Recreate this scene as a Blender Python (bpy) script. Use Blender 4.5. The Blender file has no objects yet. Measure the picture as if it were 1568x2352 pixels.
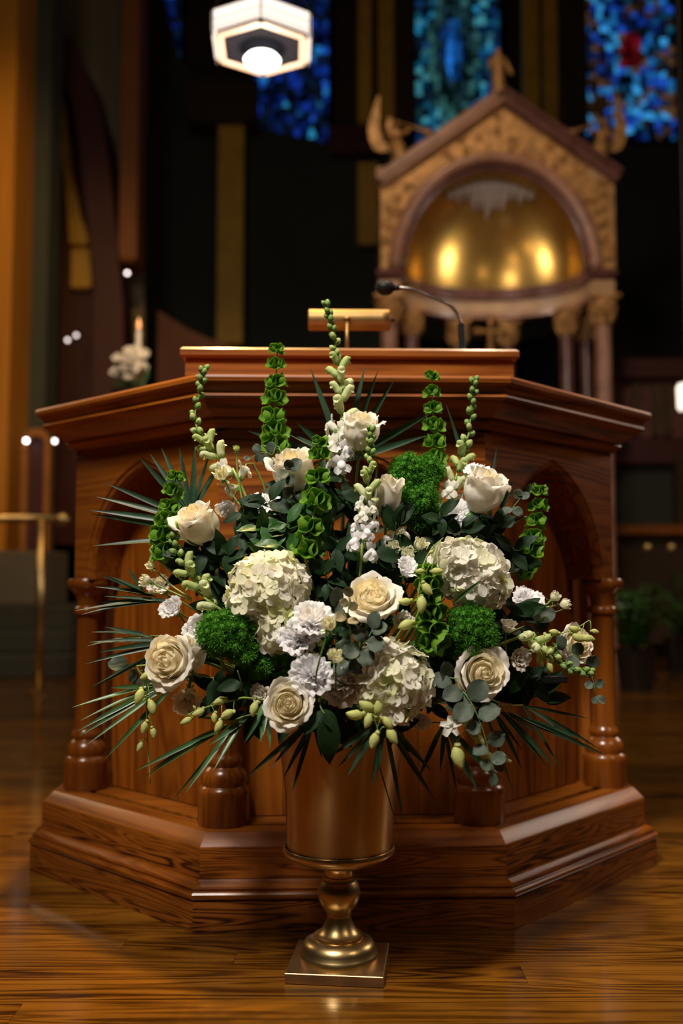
import bpy, bmesh, math, random
import numpy as np
from mathutils import Vector, Matrix, Quaternion
from math import pi, sin, cos, tan, atan, atan2, sqrt, radians
random.seed(7)
RNG = np.random.default_rng(7)
S = bpy.context.scene
COL = S.collection

# ------------------------------------------------------------------ camera
FPX = 2287.0          # 35 mm lens on a 24 mm wide frame, 1568 px wide
CAMZ = 0.728
PITCH = atan(155/FPX)
cam_d = bpy.data.cameras.new('camera')
cam = bpy.data.objects.new('camera', cam_d); COL.objects.link(cam)
cam.location = (0, 0, CAMZ); cam.rotation_euler = (pi/2+PITCH, 0, 0)
cam_d.sensor_fit = 'HORIZONTAL'; cam_d.sensor_width = 24; cam_d.lens = 35
cam_d.clip_start = 0.05; cam_d.clip_end = 100
cam_d.dof.use_dof = True; cam_d.dof.focus_distance = 1.80; cam_d.dof.aperture_fstop = 1.85
S.camera = cam
# ------------------------------------------------------------------ world and lights
W = bpy.data.worlds.new('world'); S.world = W; W.use_nodes = True
W.node_tree.nodes['Background'].inputs[0].default_value = (1.0, .82, .62, 1)
W.node_tree.nodes['Background'].inputs[1].default_value = 0.05
S.view_settings.view_transform = 'Standard'; S.view_settings.look = 'None'
S.view_settings.gamma = 1; S.view_settings.use_curve_mapping = False
S.view_settings.exposure = 0.0
def light(kind, name, loc, target, power, color, size=.3, spot=60, blend=.5, spec=1):
    d = bpy.data.lights.new(name, kind); d.energy = power; d.color = color
    if kind == 'AREA': d.size = size; d.shape = 'DISK'
    elif kind == 'SPOT': d.shadow_soft_size = size; d.spot_size = radians(spot); d.spot_blend = blend
    else: d.shadow_soft_size = size
    d.specular_factor = spec
    o = bpy.data.objects.new(name, d); COL.objects.link(o); o.location = loc
    o.rotation_euler = (Vector(target)-Vector(loc)).to_track_quat('-Z', 'Y').to_euler()
    return o
light('AREA', 'nave_soft_fill', (-1.3, -.2, 4.3), (0.05, 2.0, .8), 98, (1, .90, .78), 1.2, spec=.45)  # unseen soft fill added alongside the flower spot
light('SPOT', 'nave_spot_on_flowers', (-.95, -.25, 4.3), (0.02, 1.93, .98), 760, (1, .91, .80), .22, 26, 1.0, .5)
light('AREA', 'nave_fill_right', (2.6, 0.3, 3.6), (0.5, 2.3, .5), 20, (1, .80, .58), .5)  # unseen fill added from the right for the upright faces
light('SPOT', 'ceiling_spot_over_pulpit', (-.75, 3.5, 6.0), (-1.15, 2.0, 0), 1500, (1, .68, .24), .10, 30, .6, .3)
light('SPOT', 'ceiling_spot_on_urn', (1.1, 3.3, 6.0), (0.45, 2.15, .3), 520, (1, .78, .52), .12, 26, .9, .4)
light('AREA', 'transept_window_right', (4.9, 4.9, 3.2), (.5, 2.3, .2), 48, (1, .78, .62), 1.1)
light('AREA', 'chamfer_fill_left', (-4.4, 5.2, 3.3), (-.5, 2.3, .2), 22, (1, .72, .45), .8)  # unseen warm fill added to lift the left base chamfers
light('SPOT', 'ceiling_spot_sanctuary', (0.6, 3.0, 7.5), (1.0, 7.5, 2.6), 420, (1, .72, .46), .15, 60, .8, .3)
light('SPOT', 'pilaster_spot', (-1.2, 3.8, 6.2), (-2.6, 8.0, 2.4), 480, (1, .60, .2), .12, 60, .9, .1)

# ------------------------------------------------------------------ projection helpers (pixel + distance -> point)
def P(px, py, Y):
    u = (px-784)/FPX; v = -(py-1176)/FPX
    d = Vector((u, cos(PITCH)-v*sin(PITCH), sin(PITCH)+v*cos(PITCH)))
    return Vector((0, 0, CAMZ)) + d*(Y/d.y)
def pxm(Y): return FPX/Y       # pixels per metre
# ------------------------------------------------------------------ object helpers
MATS = {}
def tag(o, label=None, cat=None, group=None, kind=None):
    if label: o['label'] = label
    if cat: o['category'] = cat
    if group: o['group'] = group
    if kind: o['kind'] = kind
    return o
def thing(name, label, cat, loc=(0,0,0), rot=None, scale=1.0, group=None):
    o = bpy.data.objects.new(name, None); COL.objects.link(o)
    o.empty_display_size = .02
    q = rot if rot is not None else Quaternion()
    o.rotation_mode = 'QUATERNION'
    o.location = loc; o.rotation_quaternion = q; o.scale = (scale,)*3
    MATS[o.name] = Matrix.LocRotScale(Vector(loc), q, Vector((scale,)*3))
    return tag(o, label, cat, group)
def mesh(name, verts, faces, mats, smooth=True, midx=None):
    me = bpy.data.meshes.new(name)
    me.from_pydata([tuple(v) for v in verts], [], [tuple(f) for f in faces])
    for m in (mats if isinstance(mats, (list, tuple)) else [mats]): me.materials.append(m)
    if smooth: me.polygons.foreach_set('use_smooth', [True]*len(me.polygons))
    if midx is not None: me.polygons.foreach_set('material_index', midx)
    me.update()
    return me
def link(name, me, parent=None, loc=None, rot=None, scale=None):
    o = bpy.data.objects.new(name, me); COL.objects.link(o)
    if parent is not None: o.parent = parent
    if loc is not None: o.location = loc
    if rot is not None: o.rotation_mode = 'QUATERNION'; o.rotation_quaternion = rot
    if scale is not None: o.scale = (scale,)*3 if not hasattr(scale, '__len__') else scale
    return o
class MB:
    def __init__(s): s.v = []; s.f = []; s.m = []
    def add(s, v, f, m=0):
        k = len(s.v); s.v += [tuple(a) for a in v]; s.f += [tuple(i+k for i in q) for q in f]; s.m += [m]*len(f)
    def box(s, c, d, m=0, M=None, bev=0):
        x, y, z = d[0]/2, d[1]/2, d[2]/2
        if bev:
            b = min(bev, x*.9, y*.9, z*.9); V = []
            for sz in (-1, 1):
                for lv in ((0, 1) if sz < 0 else (1, 0)):
                    ix = b if lv == 0 else 0
                    zz = sz*(z if lv == 0 else z-b)
                    V += [(-x+ix, -y+ix, zz), (x-ix, -y+ix, zz), (x-ix, y-ix, zz), (-x+ix, y-ix, zz)]
            F = [(3, 2, 1, 0), (12, 13, 14, 15)]
            for L in range(3):
                for i in range(4): F.append((L*4+i, L*4+(i+1) % 4, L*4+4+(i+1) % 4, L*4+4+i))
        else:
            V = [(a*x, b_*y, c_*z) for c_ in (-1, 1) for a, b_ in ((-1,-1),(1,-1),(1,1),(-1,1))]
            F = [(3,2,1,0),(4,5,6,7),(0,1,5,4),(1,2,6,5),(2,3,7,6),(3,0,4,7)]
        V = [Vector(p)+Vector(c) for p in V]
        if M is not None: V = [M @ p for p in V]
        s.add(V, F, m)
    def lathe(s, prof, n=32, c=(0,0,0), m=0, cap=True, arc=2*pi, a0=0, M=None):
        V = []; full = abs(arc-2*pi) < 1e-6; k = n if full else n+1
        for r, z in prof:
            for i in range(k):
                a = a0+arc*i/n; V.append(Vector((c[0]+r*cos(a), c[1]+r*sin(a), c[2]+z)))
        F = []
        for j in range(len(prof)-1):
            for i in range(n):
                i2 = (i+1) % k
                F.append((j*k+i, j*k+i2, (j+1)*k+i2, (j+1)*k+i))
        if cap and full:
            F.append(tuple(reversed(range(n)))); F.append(tuple((len(prof)-1)*k+i for i in range(n)))
        if M is not None: V = [M @ p for p in V]
        s.add(V, F, m)
    def tube(s, pts, rad, n=8, m=0, M=None, flat=1.0):
        V, F = tube_geo(pts, rad, n, flat)
        if M is not None: V = [M @ Vector(p) for p in V]
        s.add(V, F, m)
    def prism(s, poly, y0, y1, m=0, M=None):      # outline in (x, z), extruded along y
        n = len(poly)
        V = [Vector((p[0], y0, p[1])) for p in poly]+[Vector((p[0], y1, p[1])) for p in poly]
        F = [tuple(range(n)), tuple(reversed(range(n, 2*n)))]+[(i+n, (i+1) % n+n, (i+1) % n, i) for i in range(n)]
        if M is not None: V = [M @ p for p in V]
        s.add(V, F, m)
    def build(s, name, mats, parent=None, smooth=False, auto=None, world=False):
        v = s.v
        if world and parent is not None:
            Mi = MATS[parent.name].inverted(); v = [Mi @ Vector(p) for p in v]
        me = mesh(name, v, s.f, mats, smooth or auto is not None, s.m)
        if auto is not None: me.set_sharp_from_angle(angle=radians(auto))
        return link(name, me, parent)
def tube_geo(pts, rad, n=8, flat=1.0):
    pts = [Vector(p) for p in pts]; k = len(pts)
    if not hasattr(rad, '__len__'): rad = [rad]*k
    V = []; F = []; up = None
    for i in range(k):
        t = (pts[min(i+1, k-1)]-pts[max(i-1, 0)])
        t = t.normalized() if t.length > 1e-9 else Vector((0,0,1))
        if up is None:
            up = Vector((0,0,1)) if abs(t.z) < .9 else Vector((1,0,0))
        a = up-t*up.dot(t); a.normalize(); up = a; b = t.cross(a)
        for j in range(n):
            w = 2*pi*j/n; V.append(pts[i]+(a*cos(w)*flat+b*sin(w))*rad[i])
    for i in range(k-1):
        for j in range(n):
            F.append((i*n+j, i*n+(j+1) % n, (i+1)*n+(j+1) % n, (i+1)*n+j))
    F.append(tuple(reversed(range(n)))); F.append(tuple((k-1)*n+j for j in range(n)))
    return V, F
def spline(pts, n=16):
    pts = [Vector(p) for p in pts]
    if len(pts) == 2: return [pts[0].lerp(pts[1], i/n) for i in range(n+1)]
    Q = [pts[0]*2-pts[1]]+pts+[pts[-1]*2-pts[-2]]; out = []; m = len(pts)-1
    for i in range(n+1):
        t = i/n*m; k = min(int(t), m-1); t -= k
        a, b, c, d = Q[k:k+4]
        out.append(.5*((2*b)+(c-a)*t+(2*a-5*b+4*c-d)*t*t+(-a+3*b-3*c+d)*t**3))
    return out
def grid(nu, nv, fn):
    V = [fn(-1+2*i/nu, j/nv) for j in range(nv+1) for i in range(nu+1)]
    F = [(j*(nu+1)+i, j*(nu+1)+i+1, (j+1)*(nu+1)+i+1, (j+1)*(nu+1)+i) for j in range(nv) for i in range(nu)]
    return V, F
def face_quat(n, roll=0.0):
    q = Vector(n).normalized().to_track_quat('Z', 'Y')
    return q @ Quaternion((0,0,1), roll)

# ------------------------------------------------------------------ materials
def new_mat(name):
    m = bpy.data.materials.new(name); m.use_nodes = True
    nt = m.node_tree; b = nt.nodes['Principled BSDF']
    return m, nt, b
def N(nt, t, **kw):
    n = nt.nodes.new(t)
    for k, v in kw.items(): setattr(n, k, v)
    return n
def ramp(nt, fac, stops):
    r = N(nt, 'ShaderNodeValToRGB'); e = r.color_ramp.elements
    while len(e) < len(stops): e.new(.5)
    for i, (p, c) in enumerate(stops): e[i].position = p; e[i].color = (*c, 1)
    nt.links.new(fac, r.inputs[0]); return r.outputs[0]
def plain(name, col, rough=.5, metal=0, spec=.5, emit=None, estr=0, var=.12, scale=30, bump=0, coat=0):
    m, nt, b = new_mat(name)
    b.inputs['Roughness'].default_value = rough; b.inputs['Metallic'].default_value = metal
    b.inputs['Specular IOR Level'].default_value = spec; b.inputs['Coat Weight'].default_value = coat
    tc = N(nt, 'ShaderNodeTexCoord'); no = N(nt, 'ShaderNodeTexNoise'); no.inputs['Scale'].default_value = scale
    no.inputs['Detail'].default_value = 4
    nt.links.new(tc.outputs['Object'], no.inputs['Vector'])
    lo = tuple(max(0, c*(1-var)) for c in col); hi = tuple(min(1, c*(1+var)) for c in col)
    nt.links.new(ramp(nt, no.outputs[0], [(.3, lo), (.7, hi)]), b.inputs['Base Color'])
    if bump:
        bp = N(nt, 'ShaderNodeBump'); bp.inputs['Strength'].default_value = bump; bp.inputs['Distance'].default_value = .002
        nt.links.new(no.outputs[0], bp.inputs['Height']); nt.links.new(bp.outputs[0], b.inputs['Normal'])
    if emit: b.inputs['Emission Color'].default_value = (*emit, 1); b.inputs['Emission Strength'].default_value = estr
    return m
def wood(name, axis, dark, mid, light_, rough=.3, coat=.3, scale=1.0, lines=1.0, randomize=True, fig=1.0):
    """oak with long pores and cathedral figure; grain runs along the given local axis"""
    m, nt, b = new_mat(name); L = nt.links.new
    tc = N(nt, 'ShaderNodeTexCoord'); mp = N(nt, 'ShaderNodeMapping'); oi = N(nt, 'ShaderNodeObjectInfo')
    L(tc.outputs['Object'], mp.inputs['Vector'])
    sq = {'X': (.07, 1, 1), 'Y': (1, .07, 1), 'Z': (1, 1, .07)}[axis]
    mp.inputs['Scale'].default_value = tuple(a*scale for a in sq)
    cmb = N(nt, 'ShaderNodeMath', operation='MULTIPLY'); cmb.inputs[1].default_value = 37.0 if randomize else 0
    L(oi.outputs['Random'], cmb.inputs[0])
    cx = N(nt, 'ShaderNodeCombineXYZ')
    for i in range(3): L(cmb.outputs[0], cx.inputs[i])
    L(cx.outputs[0], mp.inputs['Location'])
    warp = N(nt, 'ShaderNodeTexNoise'); warp.inputs['Scale'].default_value = 3.2; warp.inputs['Detail'].default_value = 3
    L(mp.outputs[0], warp.inputs['Vector'])
    dist = N(nt, 'ShaderNodeTexNoise'); dist.inputs['Scale'].default_value = 7; dist.inputs['Detail'].default_value = 2
    dist.inputs['Distortion'].default_value = .4
    L(mp.outputs[0], dist.inputs['Vector'])
    mul = N(nt, 'ShaderNodeMath', operation='MULTIPLY'); mul.inputs[1].default_value = 15*lines
    L(dist.outputs[0], mul.inputs[0])
    sn = N(nt, 'ShaderNodeMath', operation='SINE'); m2 = N(nt, 'ShaderNodeMath', operation='MULTIPLY'); m2.inputs[1].default_value = 6.28
    L(mul.outputs[0], m2.inputs[0]); L(m2.outputs[0], sn.inputs[0])
    fine = N(nt, 'ShaderNodeTexNoise'); fine.inputs['Scale'].default_value = 150; fine.inputs['Detail'].default_value = 2
    L(mp.outputs[0], fine.inputs['Vector'])
    a = N(nt, 'ShaderNodeMath', operation='MULTIPLY_ADD'); a.inputs[1].default_value = .17*fig; L(sn.outputs[0], a.inputs[0]); L(warp.outputs[0], a.inputs[2])
    c = N(nt, 'ShaderNodeMath', operation='MULTIPLY_ADD'); c.inputs[1].default_value = .35; L(fine.outputs[0], c.inputs[0]); L(a.outputs[0], c.inputs[2])
    col = ramp(nt, c.outputs[0], [(.34, dark), (.56, mid), (.9, light_)])
    hsv = N(nt, 'ShaderNodeHueSaturation'); L(col, hsv.inputs['Color'])
    vr = N(nt, 'ShaderNodeMapRange'); vr.inputs['To Min'].default_value = .78; vr.inputs['To Max'].default_value = 1.22
    L(oi.outputs['Random'], vr.inputs[0]); L(vr.outputs[0], hsv.inputs['Value'])
    L(hsv.outputs[0], b.inputs['Base Color'])
    b.inputs['Roughness'].default_value = rough; b.inputs['Coat Weight'].default_value = coat; b.inputs['Coat Roughness'].default_value = .12; b.inputs['Specular IOR Level'].default_value = .38
    bp = N(nt, 'ShaderNodeBump'); bp.inputs['Strength'].default_value = .25; bp.inputs['Distance'].default_value = .0006
    L(c.outputs[0], bp.inputs['Height']); L(bp.outputs[0], b.inputs['Normal'])
    return m
def petal_mat(name, col, edge=None, trans=.35, rough=.55, scale=9):
    m, nt, b = new_mat(name); L = nt.links.new
    tc = N(nt, 'ShaderNodeTexCoord'); no = N(nt, 'ShaderNodeTexNoise'); no.inputs['Scale'].default_value = scale; no.inputs['Detail'].default_value = 5
    L(tc.outputs['Object'], no.inputs['Vector'])
    c = ramp(nt, no.outputs[0], [(.3, tuple(x*.9 for x in col)), (.7, edge or tuple(min(1, x*1.06) for x in col))])
    L(c, b.inputs['Base Color']); b.inputs['Roughness'].default_value = rough; b.inputs['Specular IOR Level'].default_value = .3
    bp = N(nt, 'ShaderNodeBump'); bp.inputs['Strength'].default_value = .06; bp.inputs['Distance'].default_value = .01
    L(no.outputs[0], bp.inputs['Height']); L(bp.outputs[0], b.inputs['Normal'])
    tr = N(nt, 'ShaderNodeBsdfTranslucent'); L(c, tr.inputs['Color'])
    mx = N(nt, 'ShaderNodeMixShader'); mx.inputs[0].default_value = trans
    L(b.outputs[0], mx.inputs[1]); L(tr.outputs[0], mx.inputs[2]); L(mx.outputs[0], nt.nodes['Material Output'].inputs[0])
    return m
M = {}
M['pulpit_x'] = wood('oak along x', 'X', (.075,.015,.0010), (.225,.057,.0038), (.34,.10,.009), .40, .08)
M['pulpit_z'] = wood('oak along z', 'Z', (.08,.016,.0010), (.21,.053,.0036), (.31,.09,.007), .40, .08, fig=.8)
M['base_x'] = wood('strong grained oak along x', 'X', (.022,.004,.0006), (.17,.043,.003), (.30,.086,.008), .42, .08, scale=3.2, fig=1.7)
M['turned'] = wood('turned oak', 'Z', (.05,.011,.001), (.145,.037,.003), (.23,.066,.006), .27, .3, fig=.6)
M['bead'] = wood('polished bead oak', 'X', (.04,.008,.001), (.16,.040,.003), (.27,.078,.008), .24, .5, scale=2, fig=.6)
M['floor'] = wood('floor oak', 'X', (.018,.005,.0006), (.105,.036,.003), (.20,.076,.007), .17, .3, scale=1.5, fig=1.3)
M['old_brass'] = plain('aged brass', (.58,.41,.18), .33, 1, var=.15, scale=25)
M['bucket'] = plain('brushed brass bucket', (.60,.38,.15), .36, 1, var=.08, scale=12)
bm_ = M['bucket']; tn_ = bm_.node_tree.nodes.new('ShaderNodeTangent'); tn_.direction_type = 'RADIAL'; tn_.axis = 'Z'
bb_ = bm_.node_tree.nodes['Principled BSDF']; bb_.inputs['Anisotropic'].default_value = .85; bb_.inputs['Anisotropic Rotation'].default_value = .25; bm_.node_tree.links.new(tn_.outputs[0], bb_.inputs['Tangent'])
M['plate'] = plain('dull brass plate', (.50,.33,.16), .42, 1, var=.2, scale=20)
M['rose_w'] = petal_mat('rose petal ivory', (.94,.90,.80), scale=4)
M['rose_c'] = petal_mat('rose heart cream', (.96,.87,.64), scale=4, trans=.5)
M['white'] = petal_mat('white petal', (.93,.92,.93))
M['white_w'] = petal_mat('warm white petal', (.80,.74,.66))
M['hyd1'] = petal_mat('hydrangea cream green', (.84,.83,.60)); M['hyd2'] = petal_mat('hydrangea ivory', (.90,.87,.76)); M['hyd3'] = petal_mat('hydrangea lime', (.70,.74,.36))
M['snap_w'] = petal_mat('snapdragon white', (.86,.85,.76)); M['snap_p'] = petal_mat('snapdragon pale', (.55,.65,.25)); M['snap_c'] = petal_mat('snapdragon cream', (.74,.79,.45)); M['snap_g'] = petal_mat('snapdragon bud', (.25,.38,.10), trans=.2)
M['bell'] = petal_mat('bell green', (.13,.33,.02), (.25,.47,.045), trans=.45)
M['bell_in'] = petal_mat('bell nutlet', (.45,.6,.3))
M['stem'] = plain('green stem', (.11,.20,.035), .5, var=.2); M['stem_l'] = plain('light green stem', (.24,.36,.07), .5, var=.15)
M['calyx'] = plain('calyx green', (.09,.20,.035), .5, var=.2)
M['orchid'] = petal_mat('orchid bud lime', (.60,.64,.22), trans=.3)
M['trach'] = petal_mat('trachelium green', (.045,.20,.012), (.10,.33,.02), trans=.2, rough=.7)
M['euc'] = plain('eucalyptus leaf', (.062,.085,.060), .6, var=.3, scale=25, spec=.3); M['euc_b'] = plain('bronzed eucalyptus leaf', (.14,.12,.055), .4, var=.25)
M['palm'] = plain('palm leaflet', (.016,.048,.022), .42, var=.25, spec=.4); M['palm_l'] = plain('palm leaflet bright', (.05,.13,.04), .35, var=.25)
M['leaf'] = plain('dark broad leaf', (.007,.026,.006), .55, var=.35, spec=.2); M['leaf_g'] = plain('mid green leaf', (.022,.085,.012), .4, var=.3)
M['foam'] = plain('floral foam', (.02,.05,.02), .9)
M['black'] = plain('black plastic', (.006,.006,.006), .5, spec=.3); M['steel'] = plain('dark steel', (.25,.25,.27), .25, 1)
M['lamp_brass'] = plain('satin brass', (.45,.28,.11), .5, 1)
# background
M['green_wall'] = plain('dark green plaster', (.030,.034,.024), .8, scale=3)
M['grey_wall'] = plain('grey green plaster', (.045,.050,.036), .8, scale=3)
M['brown_wall'] = plain('brown plaster', (.045,.022,.008), .8, scale=3)
M['arch_wall'] = plain('olive plaster', (.22,.17,.10), .8, scale=3)
M['red_wood'] = plain('dark red wood', (.055,.007,.005), .6, scale=5)
M['gold_strip'] = plain('gilded strip', (.62,.34,.03), .55, scale=6)
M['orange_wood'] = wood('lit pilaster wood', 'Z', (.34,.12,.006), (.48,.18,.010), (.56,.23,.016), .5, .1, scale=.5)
M['gilt'] = plain('gilded relief', (.52,.28,.10), .5, .35, var=.35, scale=14, bump=1.0)
M['gold_dome'] = plain('gold leaf dome', (.50,.29,.07), .25, .85, var=.15, scale=6)
M['pink_marble'] = plain('rose marble', (.40,.20,.13), .3, var=.3, scale=6)
M['dark_marble'] = plain('purple marble', (.16,.07,.06), .2, var=.3, scale=8)
M['tan_marble'] = plain('tan marble', (.52,.32,.18), .4, var=.2, scale=5)
M['lantern'] = plain('lantern glass', (.3,.26,.2), .5, emit=(1,.86,.76), estr=1.25)
M['lantern_hot'] = plain('lantern bulb glass', (.9,.9,.9), .5, emit=(1,.97,.9), estr=5)
M['lantern_rim'] = plain('lantern rim glass', (.3,.2,.15), .5, emit=(1,.66,.45), estr=.5)
M['bronze'] = plain('dark bronze', (.03,.022,.015), .5, .5)
M['bulb'] = plain('small bulb', (.9,.9,.9), .5, emit=(1,.86,.82), estr=7)
M['carpet'] = plain('dark green carpet', (.035,.036,.028), .95)
M['stone'] = plain('grey stone', (.11,.09,.062), .8)
M['came'] = plain('lead came', (.006,.006,.009), .9, spec=.05)
M['ceil'] = plain('dark ceiling', (.03,.02,.012), .9)

# ------------------------------------------------------------------ setting
# floor: individual boards near the camera, one slab beyond
FL = MB(); FL.box((0, 3.0, -.06), (16, 22, .1)); floor = FL.build('floor', M['floor']); tag(floor, kind='structure')
bw = .083; gap = .0007; y = 1.02
i = 0
while y < 3.35:
    x = -1.9-random.random()*2.2
    while x < 1.9:
        ln = random.uniform(2.4, 3.4)
        b = MB(); dz = random.uniform(0, .0002)
        b.box((0, 0, 0), (ln-gap, bw-gap, .012))
        o = b.build('floor_board', M['floor'], floor); o.location = (x+ln/2, y+bw/2, -.006+dz-.0006)
        x += ln
    y += bw
for nm, c, d in (('floor_field', (0, 8.17, -.005), (16, 9.63, .0098)), ('floor_field', (-5, 2.18, -.005), (6, 2.3, .0098)), ('floor_field', (5, 2.18, -.005), (6, 2.3, .0098)), ('floor_field', (0, -3.5, -.005), (16, 9.0, .0098))):
    b = MB(); b.box(c, d); b.build(nm, M['floor'], floor)
def box_px(name, x0, x1, y0, y1, Y, depth, mat, parent=None, kind='structure', bev=0):
    a = P(x0, y1, Y); c = P(x1, y0, Y)
    b = MB(); b.box(((a.x+c.x)/2, Y+depth/2, (a.z+c.z)/2), (c.x-a.x, depth, c.z-a.z), bev=bev)
    o = b.build(name, mat, parent)
    if parent is None and kind: tag(o, kind=kind)
    return o
def poly_px(name, pts, Y, depth, mat, parent=None, kind='structure'):
    q = [P(a, b, Y) for a, b in pts]
    b = MB(); b.prism([(p.x, p.z) for p in reversed(q)], Y, Y+depth)
    o = b.build(name, mat, parent)
    if parent is None and kind: tag(o, kind=kind)
    return o
b = MB(); b.box((0, 12.9, 4), (16, .2, 10)); wb = tag(b.build('wall_back', M['brown_wall']), kind='structure')
b = MB(); b.box((-8, 3, 4), (.2, 22, 10)); tag(b.build('wall_left', M['grey_wall']), kind='structure')
b = MB(); b.box((8, 3, 4), (.2, 22, 10)); tag(b.build('wall_right', M['grey_wall']), kind='structure')
b = MB(); b.box((0, 3, 9), (16, 22, .2)); tag(b.build('ceiling', M['ceil']), kind='structure')
b = MB(); b.box((0, -8, 4), (16, .2, 10)); tag(b.build('wall_front', M['brown_wall']), kind='structure')
# lower apse wall, dark green, its top following the sweep of the apse
poly_px('wall_apse', [(322,-120),(362,-60),(410,130),(500,240),(582,290),(755,330),(1568,330),(1900,330),(1900,1270),(322,1270)], 12.1, .25, M['green_wall'])
poly_px('wall_apse_upper', [(180,-150),(325,-150),(325,1250),(180,1250)], 11.2, .2, M['brown_wall'])
box_px('trim_1', 755, 880, 288, 352, 11.9, .15, M['red_wood'])
box_px('trim_2', 1145, 1345, 288, 345, 11.9, .15, M['red_wood'])
gs = [(822,853,-60,280),(868,907,-60,285),(822,868,370,560),(1203,1235,-60,285),(1250,1278,-60,285),(497,560,285,790)]
for k, (a, c, d, e) in enumerate(gs):
    Y = 11.8 if k != 5 else 11.6
    box_px('trim_%d' % (3+k), a, c, d, e, Y, .14, M['gold_strip'], bev=.02)
box_px('trim_9', 425, 590, 175, 275, 11.5, .35, M['brown_wall'], bev=.05)
box_px('trim_10', 905, 950, -100, 290, 11.75, .2, M['brown_wall'], bev=.03)
box_px('trim_11', 1290, 1345, -100, 300, 11.75, .2, M['brown_wall'], bev=.03)
# left side: lit pilaster, grey-green pier, red pointed arch with gilded strips, brown pilaster
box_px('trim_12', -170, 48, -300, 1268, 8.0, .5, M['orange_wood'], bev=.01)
box_px('wall_pier', -300, 128, -300, 1384, 8.5, .35, M['grey_wall'])
box_px('trim_13', 272, 326, -300, 600, 9.5, .4, plain('pilaster brown', (.26,.085,.014), .6, scale=6), bev=.03)
def arch_ring(name, pts_out, pts_in, Y, depth, mat, parent=None):
    return poly_px(name, pts_out+list(reversed(pts_in)), Y, depth, mat, parent)
ro = [(60,70),(120,66),(165,95),(205,170),(235,280),(255,420),(268,560),(276,640),(282,700),(290,1240)]
ri = [(60,130),(110,135),(140,170),(165,230),(182,330),(196,460),(212,600),(215,700),(215,1240)]
arch_ring('trim_14', ro, ri, 9.4, .45, M['red_wood'])
poly_px('trim_15', [(110,185),(135,190),(150,260),(165,400),(185,500),(205,545),(205,560),(160,560),(150,420),(130,300),(110,260)], 9.9, .1, M['gold_strip'])
box_px('trim_16', 162, 210, 568, 662, 9.9, .1, M['gold_strip'], bev=.02)
poly_px('wall_arch_back', [(50,-160),(330,-160),(330,1250),(50,1250)], 10.2, .1, M['arch_wall'])
poly_px('wall_arch_recess', [(60,75),(118,72),(160,100),(198,175),(225,285),(248,420),(262,560),(270,640),(282,1250),(60,1250)], 10.0, .1, M['red_wood'])

# ------------------------------------------------------------------ stained glass windows
pal = {}; VR = random.Random(99)
def glass(key, col, s):
    lv = VR.choice((.12,.45,1.0,1.35)); s = s*lv; key = '%s_%d' % (key, lv*10)
    if key not in pal: pal[key] = plain('stained glass '+key, tuple(min(1, c) for c in col), .3, emit=col, estr=s*1.0, var=.1)
    return pal[key]
def window(idx, x0, x1, y0, y1, Y, colour, n, mcount):
    root = bpy.data.objects.new('window_%d' % idx, None); COL.objects.link(root); tag(root, kind='structure')
    a = P(x0, y1, Y); c = P(x1, y0, Y); root.location = (0, 0, 0)
    b = MB(); b.box(((a.x+c.x)/2, Y+.05, (a.z+c.z)/2), (c.x-a.x+.06, .04, c.z-a.z+.06)); b.build('lead_came', M['came'], root)
    nx, ny = n, mcount; rnd = random.Random(idx*11)
    gx = [[(i+(rnd.uniform(-.36,.36) if 0 < i < nx else 0))/nx for i in range(nx+1)] for j in range(ny+1)]
    gy = [[(j+(rnd.uniform(-.36,.36) if 0 < j < ny else 0))/ny for i in range(nx+1)] for j in range(ny+1)]
    for j in range(ny):
        for i in range(nx):
            q = [(gx[j][i], gy[j][i]), (gx[j][i+1], gy[j][i+1]), (gx[j+1][i+1], gy[j+1][i+1]), (gx[j+1][i], gy[j+1][i])]
            cx = sum(p[0] for p in q)/4; cy = sum(p[1] for p in q)/4
            mt = colour(x0+(x1-x0)*cx, y0+(y1-y0)*cy, rnd)
            if mt is None: continue
            w = c.x-a.x; h = c.z-a.z; sh = .82
            pl = [(a.x+w*(cx+(p[0]-cx)*sh), c.z-h*(cy+(p[1]-cy)*sh)) for p in q]
            b = MB(); b.prism(list(reversed(pl)), Y+.01, Y+.03); b.build('glass_pane', mt, root)
BL = [((.01,.06,.55),.35),((.02,.12,.75),.45),((.01,.04,.30),.25),((.02,.22,.65),.5),((.01,.03,.10),.2),((.03,.33,.62),.5),((.01,.02,.04),.2)]
def w_blue(px, py, r):
    k = r.choices(range(7), [4,2.2,5,1.2,7,.8,7])[0]; return glass('blue%d' % k, *BL[k])
def w_mid(px, py, r):
    dx = (px-1042)/46; dy = (py-110)/135
    d = dx*dx+dy*dy
    if d < .30 and py > 30: k, c, s = ('robe', (.02,.20,.75), .65) if abs(dx) < .28 else ('robe_edge', (.01,.06,.30), .35)
    elif d < .9: k, c, s = 'halo', (.02,.07,.09), .35
    elif d < 1.5: k, c, s = 'rim', (.05,.20,.20), .42
    else:
        t = r.random()
        if t < .32: k, c, s = 'teal', (.02,.26,.50), .55
        elif t < .5: k, c, s = 'pale', (.08,.40,.50), .5
        elif t < .7: k, c, s = 'deep', (.01,.08,.28), .4
        else: k, c, s = 'night', (.01,.03,.06), .3
    return glass(k, c, s)
def w_right(px, py, r):
    t = r.random()
    if 1430 < px < 1470 and 80 < py < 150: return glass('red', (.30,.01,.02), .3)
    if abs(px-(1375+(py)*.35)) < 20 and t < .6: return glass('sky', (.04,.33,.72), .7)
    if t < .15: return glass('blue3', *BL[3])
    if t < .3: return glass('blue1', *BL[1])
    if t < .36: return glass('sky', (.04,.33,.72), .7)
    if t < .66: return glass('amber', (.20,.10,.04), .35)
    return w_blue(px, py, r)
window(1, 582, 755, -20, 328, 12.3, w_blue, 11, 22)
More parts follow.
